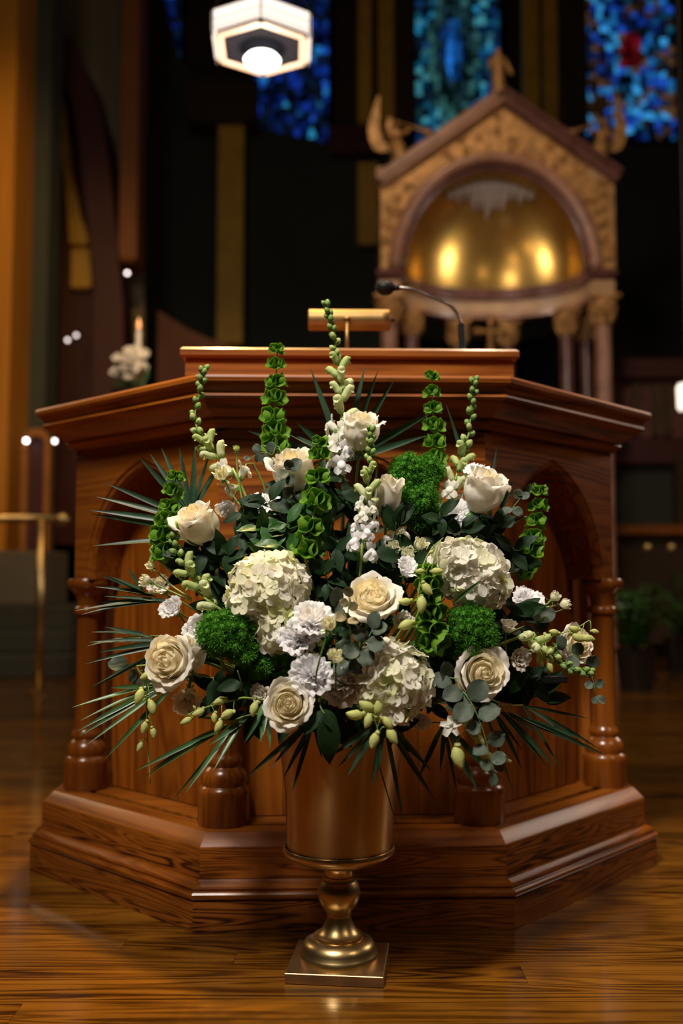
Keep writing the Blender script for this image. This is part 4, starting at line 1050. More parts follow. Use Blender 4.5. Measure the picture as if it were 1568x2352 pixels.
frond('palm frond at the bottom left hanging in front of the pulpit base', (590,1640,1.74), [(310,1772,1.70,.7),(325,1790,1.70,.6),(425,1822,1.68,.5),(395,1840,1.69,.4),(430,1705,1.71,.8),(490,1770,1.69,.3),(345,1770,1.71,.9),(455,1700,1.72,.7),(480,1712,1.70,.2)], .0046, .05, 'palm_l', rachis=(490,1680,1.73), seed=5)
frond('short bright palm blades hanging between the orchid spray and the bottom rose', (612,1612,1.69), [(560,1708,1.66,0),(597,1705,1.66,0),(604,1690,1.66,0),(590,1655,1.66,0),(620,1720,1.66,0)], .0058, .03, 'palm_l', seed=6)
frond('palm frond hanging over the left side of the urn', (720,1650,1.72), [(670,1822,1.70,0),(620,1765,1.69,0),(650,1790,1.71,0),(680,1740,1.68,0),(740,1745,1.68,0),(560,1790,1.72,0),(700,1720,1.68,0)], .0050, .04, 'palm', seed=7)
frond('palm frond hanging over the centre and right side of the urn', (880,1650,1.70), [(776,1762,1.70,0),(796,1785,1.69,0),(851,1812,1.70,0),(985,1812,1.72,0),(925,1885,1.73,0),(1000,1840,1.74,0),(865,1790,1.69,0),(755,1740,1.68,0),(990,1770,1.71,0),(925,1730,1.72,0)], .0056, .02, 'palm', seed=8)
frond('one thin grass-like blade trailing down the right side of the urn', (860,1720,1.72), [(920,1925,1.76,0)], .0014, -.05, 'palm', seed=18, mouth=False)
frond('palm frond sweeping down to the right of the eucalyptus branch', (1080,1600,1.80), [(1372,1728,1.84,.9),(1390,1735,1.83,.8),(1275,1765,1.80,.6),(1255,1760,1.81,.5),(1178,1820,1.80,.2),(1290,1690,1.82,.9),(1200,1770,1.80,.4),(1345,1700,1.84,1),(1230,1680,1.80,.7),(1200,1725,1.8,.3)], .0046, .05, 'palm', rachis=(1200,1650,1.81), seed=9)
frond('palm frond hanging low at the right of the urn behind the orchid blossom', (1020,1660,1.79), [(1100,1825,1.77,0),(1050,1825,1.78,0),(1010,1770,1.79,0),(1150,1800,1.78,0),(960,1790,1.80,0),(1075,1790,1.76,0)], .0052, .02, 'palm', seed=10)
frond('dark palm blades rising behind the top centre rose', (790,1060,2.00), [(712,845,2.0,0),(838,842,2.0,0),(868,850,2.0,0),(905,872,2.0,0),(570,990,2.0,0),(680,970,2.0,0),(1010,935,2.02,0),(980,1000,2.02,0),(640,985,2.0,0)], .0080, .02, 'palm', seed=11)
frond('dark palm blades behind the largest upper right rose', (1120,1230,1.98), [(1140,1030,1.99,0),(1025,930,2.0,0),(1180,1100,1.99,0),(1230,1290,1.97,0),(1210,1185,1.97,0),(1180,1260,1.95,0),(1245,1310,1.96,0)], .0070, .02, 'palm', seed=12)
frond('single green blade lying across the white hydrangea', (1038,1388,1.69), [(1110,1328,1.67,0)], .0042, .02, 'palm_l', seed=13, mouth=False)
frond('pale-edged palm blades at the right behind the bottom right leaves', (1200,1620,1.84), [(1375,1720,1.86,0),(1320,1700,1.86,0),(1350,1650,1.86,0),(1290,1770,1.84,0)], .0036, .04, 'palm', seed=14)
# ---- broad dark leaves filling the heart of the arrangement
fill = [(600,1240,'the side-on white bloom, upper left'),(560,1200,'the upper left bud'),(660,1230,'the front bells of ireland, left side'),(520,1300,'the lower left snapdragon'),(470,1300,'the upper left rose'),
 (760,1200,'the centre snapdragon, left side'),(770,1290,'the white snapdragon blooms'),(745,1345,'the bells and the middle rose'),(860,1290,'the green-cream bud cluster, left side'),(910,1230,'the closed centre rose, below it'),
 (1010,1210,'the crumpled hanging bloom'),(1000,1290,'the white hydrangea, left edge'),(1180,1290,'the white hydrangea, right edge'),(1170,1420,'the right edge bloom'),(1200,1560,'the lower right rose, right side'),
 (1240,1600,'the far right spike, below it'),(1130,1620,'the lower right rose, below it'),(960,1480,'the hanging green bells'),(1010,1540,'the bottom hydrangea, right side'),(780,1450,'the bronzed eucalyptus'),
 (735,1500,'the pair of bright white blooms'),(545,1570,'the lower left mossy head, below it'),(490,1590,'the drooping grey bloom, right side'),(600,1560,'the bottom rose, upper left'),(750,1660,'the bottom rose, right side'),
 (820,1650,'the hanging lime bud cluster, left side'),(1000,1620,'the open orchid blossom'),(430,1300,'the left bells, lower end'),(700,1180,'the front bells, upper part'),(840,1420,'the middle rose, lower edge'),
 (620,1180,'the cream rose, lower side'),(1060,1240,'the largest rose, below it'),(680,1650,'the urn lip on the left'),(900,1680,'the urn lip in the middle'),(560,1640,'the left orchid spray')]
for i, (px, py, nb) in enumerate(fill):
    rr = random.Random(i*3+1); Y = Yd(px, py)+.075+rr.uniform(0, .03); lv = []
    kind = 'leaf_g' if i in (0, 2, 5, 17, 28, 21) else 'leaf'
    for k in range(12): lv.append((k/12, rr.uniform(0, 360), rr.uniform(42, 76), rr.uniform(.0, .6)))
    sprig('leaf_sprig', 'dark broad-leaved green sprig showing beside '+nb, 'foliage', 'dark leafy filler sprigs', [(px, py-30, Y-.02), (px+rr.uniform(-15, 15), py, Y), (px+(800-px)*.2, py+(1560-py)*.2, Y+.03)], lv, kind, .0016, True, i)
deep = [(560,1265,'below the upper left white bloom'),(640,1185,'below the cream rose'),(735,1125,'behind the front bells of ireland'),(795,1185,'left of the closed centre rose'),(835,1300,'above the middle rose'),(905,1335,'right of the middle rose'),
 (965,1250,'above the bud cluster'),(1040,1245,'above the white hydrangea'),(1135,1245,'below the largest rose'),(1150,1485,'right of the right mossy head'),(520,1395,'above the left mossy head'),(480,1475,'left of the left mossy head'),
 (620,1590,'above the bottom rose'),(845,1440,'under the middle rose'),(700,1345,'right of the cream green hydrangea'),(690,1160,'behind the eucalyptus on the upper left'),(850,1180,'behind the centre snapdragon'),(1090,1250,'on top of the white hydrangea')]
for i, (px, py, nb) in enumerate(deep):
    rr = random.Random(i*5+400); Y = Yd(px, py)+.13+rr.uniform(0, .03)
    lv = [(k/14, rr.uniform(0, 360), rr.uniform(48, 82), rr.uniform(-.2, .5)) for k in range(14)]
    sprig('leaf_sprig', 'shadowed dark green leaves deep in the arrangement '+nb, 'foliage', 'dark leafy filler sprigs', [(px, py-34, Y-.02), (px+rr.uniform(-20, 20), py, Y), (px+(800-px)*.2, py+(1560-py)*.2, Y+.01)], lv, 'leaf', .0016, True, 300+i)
sprig('leaf_sprig', 'large pointed dark leaf hanging over the front of the urn', 'foliage', 'dark leafy filler sprigs', [(745,1640,1.66),(735,1620,1.67),(740,1590,1.70)], [(0,280,115,.05),(.2,230,70,.1),(.3,310,66,.1)], 'leaf', .0016, True, 91)
sprig('leaf_sprig', 'smooth dark green leaf standing below the left mossy head', 'foliage', 'dark leafy filler sprigs', [(545,1540,1.70),(555,1570,1.71),(570,1600,1.74)], [(.9,108,82,.1),(.5,190,60,.1),(.7,250,56,.1)], 'leaf', .0016, True, 92)
sprig('leaf_sprig', 'pair of light green leaves left of the cream hydrangea top', 'foliage', 'dark leafy filler sprigs', [(640,1250,1.78),(660,1265,1.79),(690,1290,1.80)], [(.1,170,60,.2),(.5,60,56,.2),(.9,30,56,.2)], 'leaf_g', .0014, True, 93)

# ================================================================== background things
# ---- hexagonal pendant lantern
YL = 4.0; k_ = pxm(YL)
lc = P(602, 115, YL); RL = 130/k_*1.0
lan = thing('pendant_lantern', 'lit hexagonal pendant lantern hanging from the ceiling, upper left', 'lantern', (lc.x, YL, lc.z), Quaternion((0,0,1), radians(3)))
def hexpts(r, z, a0=-pi/2): return [Vector((r*cos(a0+i*pi/3), r*sin(a0+i*pi/3), z)) for i in range(6)]
HB = .088
b = MB()
for i in range(6):
    A, B = hexpts(RL, 0)[i], hexpts(RL, 0)[(i+1) % 6]; d = (B-A).normalized(); mid = (A+B)/2; ang = atan2(d.y, d.x); n_ = mid.normalized()
    L_ = (B-A).length
    Mx = Matrix.Translation(mid) @ Matrix.Rotation(ang, 4, 'Z')
    q = MB(); q.box((0, 0, .012+HB/2), (L_-.014, .010, HB), bev=.003, M=Mx); q.build('side_pane', M['lantern'], lan)
    q = MB(); q.box((0, .024, .002), (L_-.034, .036, .008), bev=.003, M=Mx); q.build('rim_pane', M['lantern_rim'], lan)
    b.tube([A+Vector((0,0,-.004)), A+Vector((0,0,HB+.02))], .0035, 6)
    b.tube([A+Vector((0,0,HB+.014)), B+Vector((0,0,HB+.014))], .005, 6)
    q = MB(); x = -L_/2+.016
    while x < L_/2-.014:                    # pierced tracery, little arches on the panes
        q.tube([Mx @ Vector((x+.010*cos(t), -.006, .012+HB*.42+.012*sin(t))) for t in [pi*j/5 for j in range(6)]], .0010, 4); x += .0215
    for zz in (.016, .03, .012+HB*.98): q.tube([Mx @ Vector((-L_/2+.008, -.006, zz)), Mx @ Vector((L_/2-.008, -.006, zz))], .0011, 4)
    q.build('tracery', M['bronze'], lan)
b.build('frame', M['bronze'], lan, smooth=True)
b = MB(); b.lathe([(RL*.84,.006),(RL*.84,.010)], 6, a0=-pi/2); b.build('inner_plate', M['came'], lan)
b = MB(); b.lathe([(RL*.84,HB+.012),(RL*.95,HB+.016),(RL*.3,HB+.06),(.02,HB+.08)], 6, a0=-pi/2); b.build('cap_plate', M['bronze'], lan)
b = MB(); b.lathe([(.001,-.030),(.045,-.026),(.070,-.012),(.076,.002),(.064,.016),(.001,.022)], 32, (0, .0, -.045), cap=False); b.build('bulb_bowl', M['lantern_hot'], lan, smooth=True)
b = MB(); b.tube([(0,0,.09),(0,0,5.2)], .008, 8)
for p in hexpts(RL, HB+.014): b.tube([p, Vector((0,0,.5))], .003, 5)
b.build('chain', M['bronze'], lan, smooth=True)
light('POINT', 'pendant_lantern_light', (lc.x, YL-.0, lc.z-.20), (lc.x, YL, 0), 22, (1, .80, .58), .05)

# ---- baldachin with gold half dome
YB = 8.0
B0 = P(1140, 900, YB)
bald = thing('altar_baldachin', 'gilded altar canopy with pointed gable, gold half dome and marble columns behind the pulpit', 'altar', (B0.x, YB, 0))
def bl(px, py, dy=0.0): p = P(px, py, YB+dy); return (p.x-B0.x, dy, p.z)
cxp, czp, rxp, ryp = 1137, 622, 230, 250
rx, rz_ = rxp/pxm(YB), ryp/pxm(YB)
cx_, _, cz_ = bl(cxp, czp)
zS = cz_; ztop = bl(cxp, 372)[2]; rz_ = ztop-zS
# gable with arched opening
arc = [(cx_+rx*cos(pi*i/24), zS+rz_*sin(pi*i/24)) for i in range(25)]
xl, xr = bl(874, 500)[0], bl(1410, 500)[0]; zsh = bl(1000, 408)[2]; xa, za = bl(1145, 400)[0], bl(1145, 232)[2]
xr2 = bl(1410, 600)[0]
def outer_pt(i):
    t = i/24
    if t < .25: return (xr, zS+(zsh-zS)*t/.25)
    if t < .5: k = (t-.25)/.25; return (xr+(xa-xr)*k, zsh+(za-zsh)*k)
    if t < .75: k = (t-.5)/.25; return (xa+(xl-xa)*k, za+(zsh-za)*k)
    k = (t-.75)/.25; return (xl, zsh+(zS-zsh)*k)
b = MB(); V = []
for yy in (-.02, .30):
    V += [(p[0], yy, p[1]) for p in [outer_pt(i) for i in range(25)]]+[(p[0], yy, p[1]) for p in arc]
F = []
for i in range(24):
    F.append((i, i+1, 26+i, 25+i)); F.append((50+i+1, 50+i, 75+i, 76+i)); F.append((i+1, i, 50+i, 50+i+1)); F.append((25+i, 26+i, 76+i, 75+i))
b.add(V, F); gab = b.build('gable', M['gilt'], bald)
b = MB(); b.tube([(cx_+(rx+.02)*cos(pi*i/40), -.04, zS+(rz_+.02)*sin(pi*i/40)) for i in range(41)], .052, 10); b.build('arch_moulding', M['pink_marble'], bald, smooth=True)
b = MB(); b.tube([(cx_+(rx-.05)*cos(pi*i/40), .0, zS+(rz_-.05)*sin(pi*i/40)) for i in range(41)], .028, 8); b.build('inner_moulding', M['dark_marble'], bald, smooth=True)
for s, xe in ((-1, xl), (1, xr)):
    a_3 = Vector((xe+s*.02, .10, zsh-.02)); c_3 = Vector((xa, .10, za+.03)); d = (c_3-a_3); b = MB()
    ang = atan2(d.z, d.x); Mx = Matrix.Translation((a_3+c_3)/2) @ Matrix.Rotation(-ang, 4, 'Y')
    b.box((0, 0, 0), (d.length+.02, .36, .09), bev=.02, M=Mx); b.box((0, -.02, -.06), (d.length, .34, .04), bev=.01, M=Mx)
    b.build('raking_cornice', M['pink_marble'] if s < 0 else M['dark_marble'], bald)
# applied relief scrolls on the gable
rr = random.Random(4)
for k in range(64):
    t = rr.random(); i = int(t*23); q = rr.uniform(.25, .80); o_, a__ = outer_pt(i), arc[i]
    x = a__[0]+(o_[0]-a__[0])*q; z = a__[1]+(o_[1]-a__[1])*q; s = rr.uniform(.03, .055)
    b = MB(); b.tube([(x+s*(1-j/10)*cos(j*.75+k), -.03, z+s*(1-j/10)*sin(j*.75+k)) for j in range(9)], .011, 5); b.build('relief_scroll', M['gilt'], gab, smooth=True)
# half dome: quarter ellipsoid
DD = .62
def dome(u, v):
    a = pi*(u+1)/2; e = v*pi/2      # a along the opening, e from rim to the back
    return (cx_+(rx-.02)*cos(a)*cos(e*0)*sqrt(1-sin(e)**2*1.0) if False else cx_+(rx-.02)*cos(a)*cos(e), .02+DD*sin(e), zS+(rz_-.02)*sin(a)*cos(e))
V, F = grid(40, 24, dome); b = MB(); b.add(V, F); dm = b.build('gold_half_dome', M['gold_dome'], bald, smooth=True)
# lower drum wall of the niche down to the entablature
# pale reflection at the crown of the dome, put into shape and colour as rays
def dome_pt(a, e, off=.02):
    p = Vector(dome(2*a/pi-1, e/(pi/2))); c = Vector((cx_, 0, zS)); n = (c-p).normalized(); return p+n*off
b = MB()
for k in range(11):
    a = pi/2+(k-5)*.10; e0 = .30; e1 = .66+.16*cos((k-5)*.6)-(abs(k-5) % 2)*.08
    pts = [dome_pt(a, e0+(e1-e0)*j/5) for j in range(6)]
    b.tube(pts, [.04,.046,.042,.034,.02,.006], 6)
b.build('dome_reflection_rays', plain('pale lavender reflection', (.36,.28,.25), .5, scale=8), bald, smooth=True)
# curved entablature round the back of the niche
def ent(name, z0, z1, r0, r1, mat):
    V = []; n = 30
    for i in range(n+1):
        a = pi*i/n
        for r, z in ((r0, z0), (r1, z0), (r1, z1), (r0, z1)): V.append((cx_+(rx+r)*cos(a), .0+(DD+r)*sin(a), z))
    F = [(i*4+j, i*4+(j+1) % 4, i*4+4+(j+1) % 4, i*4+4+j) for i in range(n) for j in range(4)]+[(0,1,2,3), (n*4+3,n*4+2,n*4+1,n*4)]
    b = MB(); b.add(V, F); return b.build(name, mat, bald, auto=40)
zE = bl(1140, 625)[2]; h1 = .075; zE2 = bl(1140, 690)[2]
ent('entablature_cornice', zE-h1, zE+.02, -.07, .06, M['dark_marble'])
ent('entablature_frieze', zE2+.045, zE-h1, -.03, .06, M['tan_marble'])
ent('entablature_bead', zE2, zE2+.045, -.055, .05, M['pink_marble'])
# front blocks, capitals, columns
def column(px, dy, r, ztop_, mat, zcap=.19):
    x = P(px, 700, YB+dy).x-B0.x
    b = MB(); b.lathe([(r*1.05,0),(r*.98,ztop_-zcap)], 24, (x, dy, 0)); b.lathe([(r*1.6,0),(r*1.6,.1),(r*1.2,.14),(r*1.35,.18),(r*1.1,.22)], 24, (x, dy, 0)); b.build('column', mat, bald, auto=40)
    b = MB(); z0 = ztop_-zcap; b.lathe([(r*1.0,0),(r*1.15,.012),(r*.98,.024),(r*1.05,.07),(r*1.25,.12),(r*1.7,zcap-.03),(r*1.75,zcap)], 20, (x, dy, z0))
    for tier, (zz, rr_, n) in enumerate(((.03, 1.05, 8), (.085, 1.12, 8))):
        for j in range(n):
            a = 2*pi*j/n+tier*.4; o = Vector((cos(a), sin(a), 0)); b.tube([Vector((x, dy, z0+zz))+o*r*rr_, Vector((x, dy, z0+zz+.05))+o*r*(rr_+.2), Vector((x, dy, z0+zz+.065))+o*r*(rr_+.55), Vector((x, dy, z0+zz+.05))+o*r*(rr_+.65)], [.018,.022,.016,.006], 5)
    for j in range(4):
        a = pi/4+j*pi/2; o = Vector((cos(a), sin(a), 0)); b.tube([Vector((x, dy, z0+zcap-.03))+o*r*(1.5+.35*cos(t)) +Vector((0,0,.03*sin(t))) for t in [0,1,2,3,4,5]], .012, 5)
    b.box((x, dy, z0+zcap+.012), (r*3.6, r*3.6, .03), bev=.006); b.build('capital', M['gilt'], bald, auto=50)
zc1 = bl(1140, 685)[2]
for px in (893, 1383):
    x = bl(px, 600)[0]
    q = MB(); q.box((x, .10, (zE-h1+zc1)/2), (.17, .30, zE-h1-zc1-.0), bev=.01); q.build('impost_block', M['tan_marble'], bald)
    q = MB(); q.box((x, .10, zE-.02), (.21, .34, .07), bev=.02); q.build('impost_cornice', M['dark_marble'], bald)
    column(px, .06, .068, zc1, M['pink_marble'], .22)
for px, dy in ((945, .30), (1300, .30), (1345, .50), (1165, .68), (1050, .66)):
    column(px, dy, .06, zE2-.03, M['dark_marble'], .20)
for px in (893, 1383):
    q = MB(); x = bl(px, 600)[0]; q.box((x, .12, zsh+.02), (.20, .30, .14), bev=.02); q.build('corner_pedestal', M['tan_marble'], bald)
# altar block and wall behind the columns
b = MB(); b.box((0.0, .35, .55), (1.5, .6, 1.1), bev=.02); b.build('altar_table', M['dark_marble'], bald)
b = MB(); b.lathe([(rx+.12,0),(rx+.12,zE2-.05)], 24, (cx_, .3, 0), arc=pi, cap=False, M=None); b.build('niche_wall', M['came'], bald)
# roof behind the gable
b = MB(); b.prism([(xl, zS), (xr, zS), (xr, zsh), (xa, za), (xl, zsh)], .70, .74); b.build('rear_wall', M['red_wood'], bald)

# gilded figures: one skinned surface each
def figure(name, label, joints, bones, base_px, Y, scale, wings=(), extra=None):
    p0 = P(base_px[0], base_px[1], Y); t = thing(name, label, 'statue', p0, None, 1)
    me = bpy.data.meshes.new('body'); me.from_pydata([tuple(Vector(j[:3])*scale) for j in joints], bones, []); me.update()
    o = bpy.data.objects.new('body', me); COL.objects.link(o); sk = o.modifiers.new('skin', 'SKIN')
    for i, j in enumerate(joints): r = j[3]*scale; me.skin_vertices[0].data[i].radius = (r, r)
    me.skin_vertices[0].data[0].use_root = True
    ss = o.modifiers.new('sub', 'SUBSURF'); ss.levels = 2; ss.render_levels = 2
    dg = bpy.context.evaluated_depsgraph_get(); m2 = bpy.data.meshes.new_from_object(o.evaluated_get(dg))
    bpy.data.objects.remove(o); m2.materials.clear(); m2.materials.append(M['gilt']); m2.polygons.foreach_set('use_smooth', [True]*len(m2.polygons))
    link('body', m2, t)
    for w in wings:
        b = MB(); sp = spline([p[:3] for p in w], 12); k = len(w)-1; L_, R_2 = [], []
        for i, p in enumerate(sp):
            f = i/12*k; q = min(int(f), k-1); wd = w[q][3]+(w[q+1][3]-w[q][3])*(f-q); tg = sp[min(i+1, 12)]-sp[max(i-1, 0)]; nn = Vector((tg.z, 0, -tg.x)).normalized()
            L_.append((p+nn*wd)*scale); R_2.append((p-nn*wd)*scale)
        for i in range(12):
            for yo in (-.02, .02):
                o_ = Vector((0, yo*scale, 0)); b.add([L_[i]+o_, L_[i+1]+o_, R_2[i+1]+o_, R_2[i]+o_], [(0,1,2,3) if yo < 0 else (3,2,1,0)])
            for a_, c_ in ((L_[i], L_[i+1]), (R_2[i+1], R_2[i])):
                o_ = Vector((0, .02*scale, 0)); b.add([a_-o_, c_-o_, c_+o_, a_+o_], [(3,2,1,0)])
        b.build('wing', M['gilt'], t)
    return t
# (x, y, z, r): pelvis first; kneeling figures, raised wing on the outer side
angJ = [(.02,0,.34,.17),(-.04,0,.52,.13),(-.10,-.02,.70,.13),(-.07,-.03,.80,.05),(-.02,-.05,.88,.075),(0,-.05,.96,.05),(.06,-.12,.16,.18),(.02,.02,0,.20),(-.20,-.02,.72,.06),(-.14,-.14,.58,.05),(.02,-.2,.60,.035),(.04,-.04,.70,.06),(.14,-.14,.66,.05),(.26,-.2,.72,.035)]
angB = [(0,1),(1,2),(2,3),(3,4),(4,5),(0,6),(6,7),(2,8),(8,9),(9,10),(2,11),(11,12),(12,13)]
S_ = 118/pxm(8.1)
def wings(s):
    return [[(s*-.14,.10,.45,.06),(s*-.36,.12,.52,.13),(s*-.46,.12,.85,.12),(s*-.42,.1,1.2,.07),(s*-.36,.08,1.52,.015)],[(s*-.02,.12,.6,.05),(s*-.12,.16,.9,.09),(s*-.14,.16,1.12,.02)]]
angJ2 = [(-x, y, z, r) for x, y, z, r in angJ]
a1 = figure('angel_statue', 'gilded angel blowing a trumpet on the left shoulder of the altar canopy', angJ, angB, (912, 386), 8.1, S_, wings(1))
a2 = figure('angel_statue', 'gilded angel with one wing raised on the right shoulder of the altar canopy', angJ2, angB, (1378, 386), 8.1, S_, wings(-1))
for a_o, s in ((a1, 1), (a2, -1)):
    b = MB(); b.tube([Vector((s*.04,-.15,.86))*S_, Vector((s*.35,-.2,.74))*S_, Vector((s*.58,-.22,.64))*S_, Vector((s*.64,-.22,.61))*S_], [.018*S_, .022*S_, .05*S_, .09*S_], 10); b.build('trumpet', M['gilt'], a_o, smooth=True)
topJ = [(0,0,.45,.13),(0,0,.62,.11),(0,0,.74,.13),(0,0,.84,.05),(0,-.01,.92,.07),(0,0,.99,.045),(0,0,.2,.15),(0,0,0,.17),(-.13,0,.75,.055),(-.17,-.05,.6,.05),(-.1,-.12,.52,.035),(.13,0,.75,.055),(.2,-.03,.58,.05),(.26,-.06,.42,.035)]
figure('saint_statue', 'gilded standing figure crowning the apex of the altar canopy', topJ, angB, (1144, 224), 8.1, 122/pxm(8.1))
# altar cross
cr = P(1120, 800, 8.0); cross = thing('altar_cross', 'gold altar cross standing under the canopy', 'cross', (cr.x, 7.85, 1.1))
zt = P(1120, 722, 7.85).z-1.1; b = MB()
def arm(b, p, q, r): b.tube([p, p.lerp(q, .35), q], [r*.7, r*.6, r*1.4], 10); b.tube([q, q+(q-p).normalized()*.03], [r*1.8, r*.5], 8)
cc = Vector((0,0,zt-.14))
for d in (Vector((1,0,0)), Vector((-1,0,0)), Vector((0,0,1)), Vector((0,0,-1.2))): arm(b, cc, cc+d*.11, .022)
b.tube([cc, Vector((0,0,.1)), Vector((0,0,0))], [.018,.025,.12], 12); b.build('cross_and_stem', M['gilt'], cross, smooth=True)

# ---- lamps behind the canopy opening that glint in the gold
eye = Vector((0, 0, CAMZ)); Bv = Vector((B0.x, YB, 0))
for nm, px, py in (('canopy_downlight_left', 1028, 598), ('canopy_downlight_right', 1250, 596)):
    # find dome point along the pixel ray, mirror the view direction, put the lamp along it
    best = None
    for i in range(1, 160):
        for j in range(0, 96):
            u, v = -1+2*i/160, j/96
            p = Vector(dome(u, v))+Bv; q = p-eye
            X = q.x; yy = q.y*cos(PITCH)+q.z*sin(PITCH); zz = -q.y*sin(PITCH)+q.z*cos(PITCH)
            sx, sy = 784+FPX*X/yy, 1176-FPX*zz/yy; e = (sx-px)**2+(sy-py)**2
            if best is None or e < best[0]: best = (e, u, v, p)
    _, u, v, p = best; du = Vector(dome(u+.01, v))-Vector(dome(u-.01, v)); dv = Vector(dome(u, min(1, v+.01)))-Vector(dome(u, v-.01))
    n = du.cross(dv).normalized()
    if n.dot(eye-p) < 0: n = -n
    w = (eye-p).normalized(); l = (2*n.dot(w)*n-w).normalized()
    lp_ = p+l*1.6
    print('DOME', nm, p, n, l, lp_)
    light('SPOT', nm, lp_, p, 16, (1, .92, .78), .045, 70, .8)

# ---- left background
# brass communion rail
YR = 6.4; ra = P(152, 1190, YR); rb = P(-260, 1190, YR); rail = thing('brass_rail', 'brass handrail with a ball end on a post at the left edge', 'railing', (P(88, 1590, YR).x, YR, 0))
bx = rail.location.x
b = MB(); b.tube([(ra.x-bx, 0, ra.z), (rb.x-bx, 0, ra.z)], .028, 14); b.build('handrail', M['old_brass'], rail, smooth=True)
b = MB(); b.lathe([(.001,-.05),(.035,-.036),(.05,0),(.035,.036),(.001,.05)], 16, (ra.x-bx-.02, 0, ra.z-.01), cap=False); b.build('ball_end', M['old_brass'], rail, smooth=True)
for x in (0, -1.05):
    b = MB(); b.tube([(x,0,0),(x,0,ra.z)], .026, 14); b.build('post', M['old_brass'], rail, smooth=True)
    b = MB(); b.lathe([(.07,0),(.07,.012),(.035,.03)], 20, (x,0,0)); b.build('post_foot', M['old_brass'], rail, auto=40)
# carpeted steps
xe = P(170, 1450, 7.5).x; st = thing('sanctuary_steps', 'dark carpeted steps with a pale stone kerb behind the brass rail', 'steps', (xe-1.2, 7.35, 0))
for z0, z1, yy, mt, nm, xr_, dep in ((0,.175,0,'carpet','step',1.2,1.1),(.175,.35,.14,'carpet','step',1.17,.98),(.35,.525,.28,'carpet','step',1.14,.85),(.525,.955,.5,'stone','stone_kerb',P(104,1330,7.85).x-xe+1.2,.63)):
    b = MB(); w_ = xr_+1.6; b.box((xr_-w_/2, yy+dep/2, (z0+z1)/2), (w_, dep, z1-z0), bev=.012); b.build(nm, M[mt], st)
# polished arched screen with a lamp glint
sc = P(82, 1240, 7.98); scr = thing('arched_wooden_screen', 'round-topped polished brown screen catching a lamp glint beside the orange pilaster', 'screen', (sc.x, 7.98, .956))
zt_ = P(85, 985, 7.98).z-.956; wS = 32/pxm(7.98); n = 16
b = MB(); out_ = [(wS*1.0, 0)]+[(wS*cos(pi*i/n), zt_-wS+wS*sin(pi*i/n)) for i in range(n+1)]+[(-wS, 0)]
inn = [(x*.62, z if z < .01 else (z-(zt_-wS))*.62+(zt_-wS)-.02) for x, z in out_]
V = [(x, -.05, z) for x, z in out_]+[(x, -.05, z) for x, z in inn]+[(x, .05, z) for x, z in out_]+[(x, .05, z) for x, z in inn]; k = len(out_)
F = []
for i in range(k-1): F += [(i, i+1, k+i+1, k+i), (2*k+i+1, 2*k+i, 3*k+i, 3*k+i+1), (i+1, i, 2*k+i, 2*k+i+1), (k+i, k+i+1, 3*k+i+1, 3*k+i)]
b.add(V, F); b.build('frame', plain('polished brown wood', (.38,.15,.04), .2, scale=8, coat=.8), scr, auto=40)
b = MB(); b.prism(list(reversed(inn)), .01, .03); b.build('panel', M['red_wood'], scr)
# small distant lights
for px, py, Y, e, lab in ((60,1012,7.85,1.6,'small white lamp in front of the round-topped screen'),(125,1013,8.35,1.1,'small white lamp between the round-topped screen and the pulpit'),(292,600,9.3,.8,'small pinkish lamp high on the left pilaster'),(155,781,9.2,.45,'dim small lamp, lower left one of the pair under the red arch'),(175,770,9.2,.4,'dim small lamp, upper right one of the pair under the red arch')):
    p = P(px, py if py != 600 else 627, Y); t = thing('small_lamp', lab, 'lamp', p); b = MB(); b.lathe([(.001,-.016),(.012,-.011),(.016,0),(.012,.011),(.001,.016)], 14, cap=False)
    b.build('bulb', plain('distant bulb %d' % px, (.9,.9,.9), .5, emit=(1,.84,.82), estr=7*e), t, smooth=True)
    b = MB(); b.lathe([(.02,.014),(.012,.02),(.006,.05)], 12); b.tube([(0,0,.05),(0,{60: .65, 125: .15, 292: .2}.get(px, .8),.09)], .005, 6); b.build('bracket', M['bronze'], t, smooth=True)
# blurred altar bouquet with a candle behind it
bq = P(302, 900, 5.6); bou = thing('white_bouquet', 'out-of-focus white flower bouquet in a dark vase left of the pulpit', 'bouquet', (bq.x, 5.6, 0))
b = MB(); b.lathe([(.12,0),(.12,.05),(.05,.12),(.04,.9),(.06,1.3),(.11,bq.z-.05),(.12,bq.z),(.10,bq.z)], 24, cap=False); b.build('pedestal_vase', M['bronze'], bou, auto=40)
rr = random.Random(12); flm = mesh('blossom', *[(lambda mb: (mb.v, mb.f))((lambda: (lambda m: ([m.add(*rose_petal(k*2.4, .15+.06*k, 1.0-.04*k, 1.0, .1, .15, k, .05, nu=6, nv=5)) for k in range(9)], m)[1])(MB()))())][0], M['white_w'])
for k in range(20):
    a = k*2.4; r_ = .095*sqrt((k+.5)/20); zz = bq.z+.06+.10*(1-(r_/.1)**2)+rr.uniform(-.03, .04)
    q = P(302+rr.uniform(-38, 38), 845+rr.uniform(-40, 42), 5.6)
    link('blossom', flm, bou, Vector((q.x-bq.x, -.08*cos(a), q.z)), face_quat((cos(a)*.5, -.8, .5), a), rr.uniform(.032, .045))
b = MB()
for k in range(26):
    a = k*2.4; b.tube([(0,0,bq.z-.05), (.10*cos(a), .06*sin(a), bq.z+.1+.05*sin(k))], .004, 4)
b.build('foliage', M['leaf_g'], bou, smooth=True)
cd = P(318, 790, 5.9); can = thing('candlestick', 'brass candlestick with an orange-lit candle top above the blurred bouquet', 'candlestick', (cd.x, 5.9, 0))
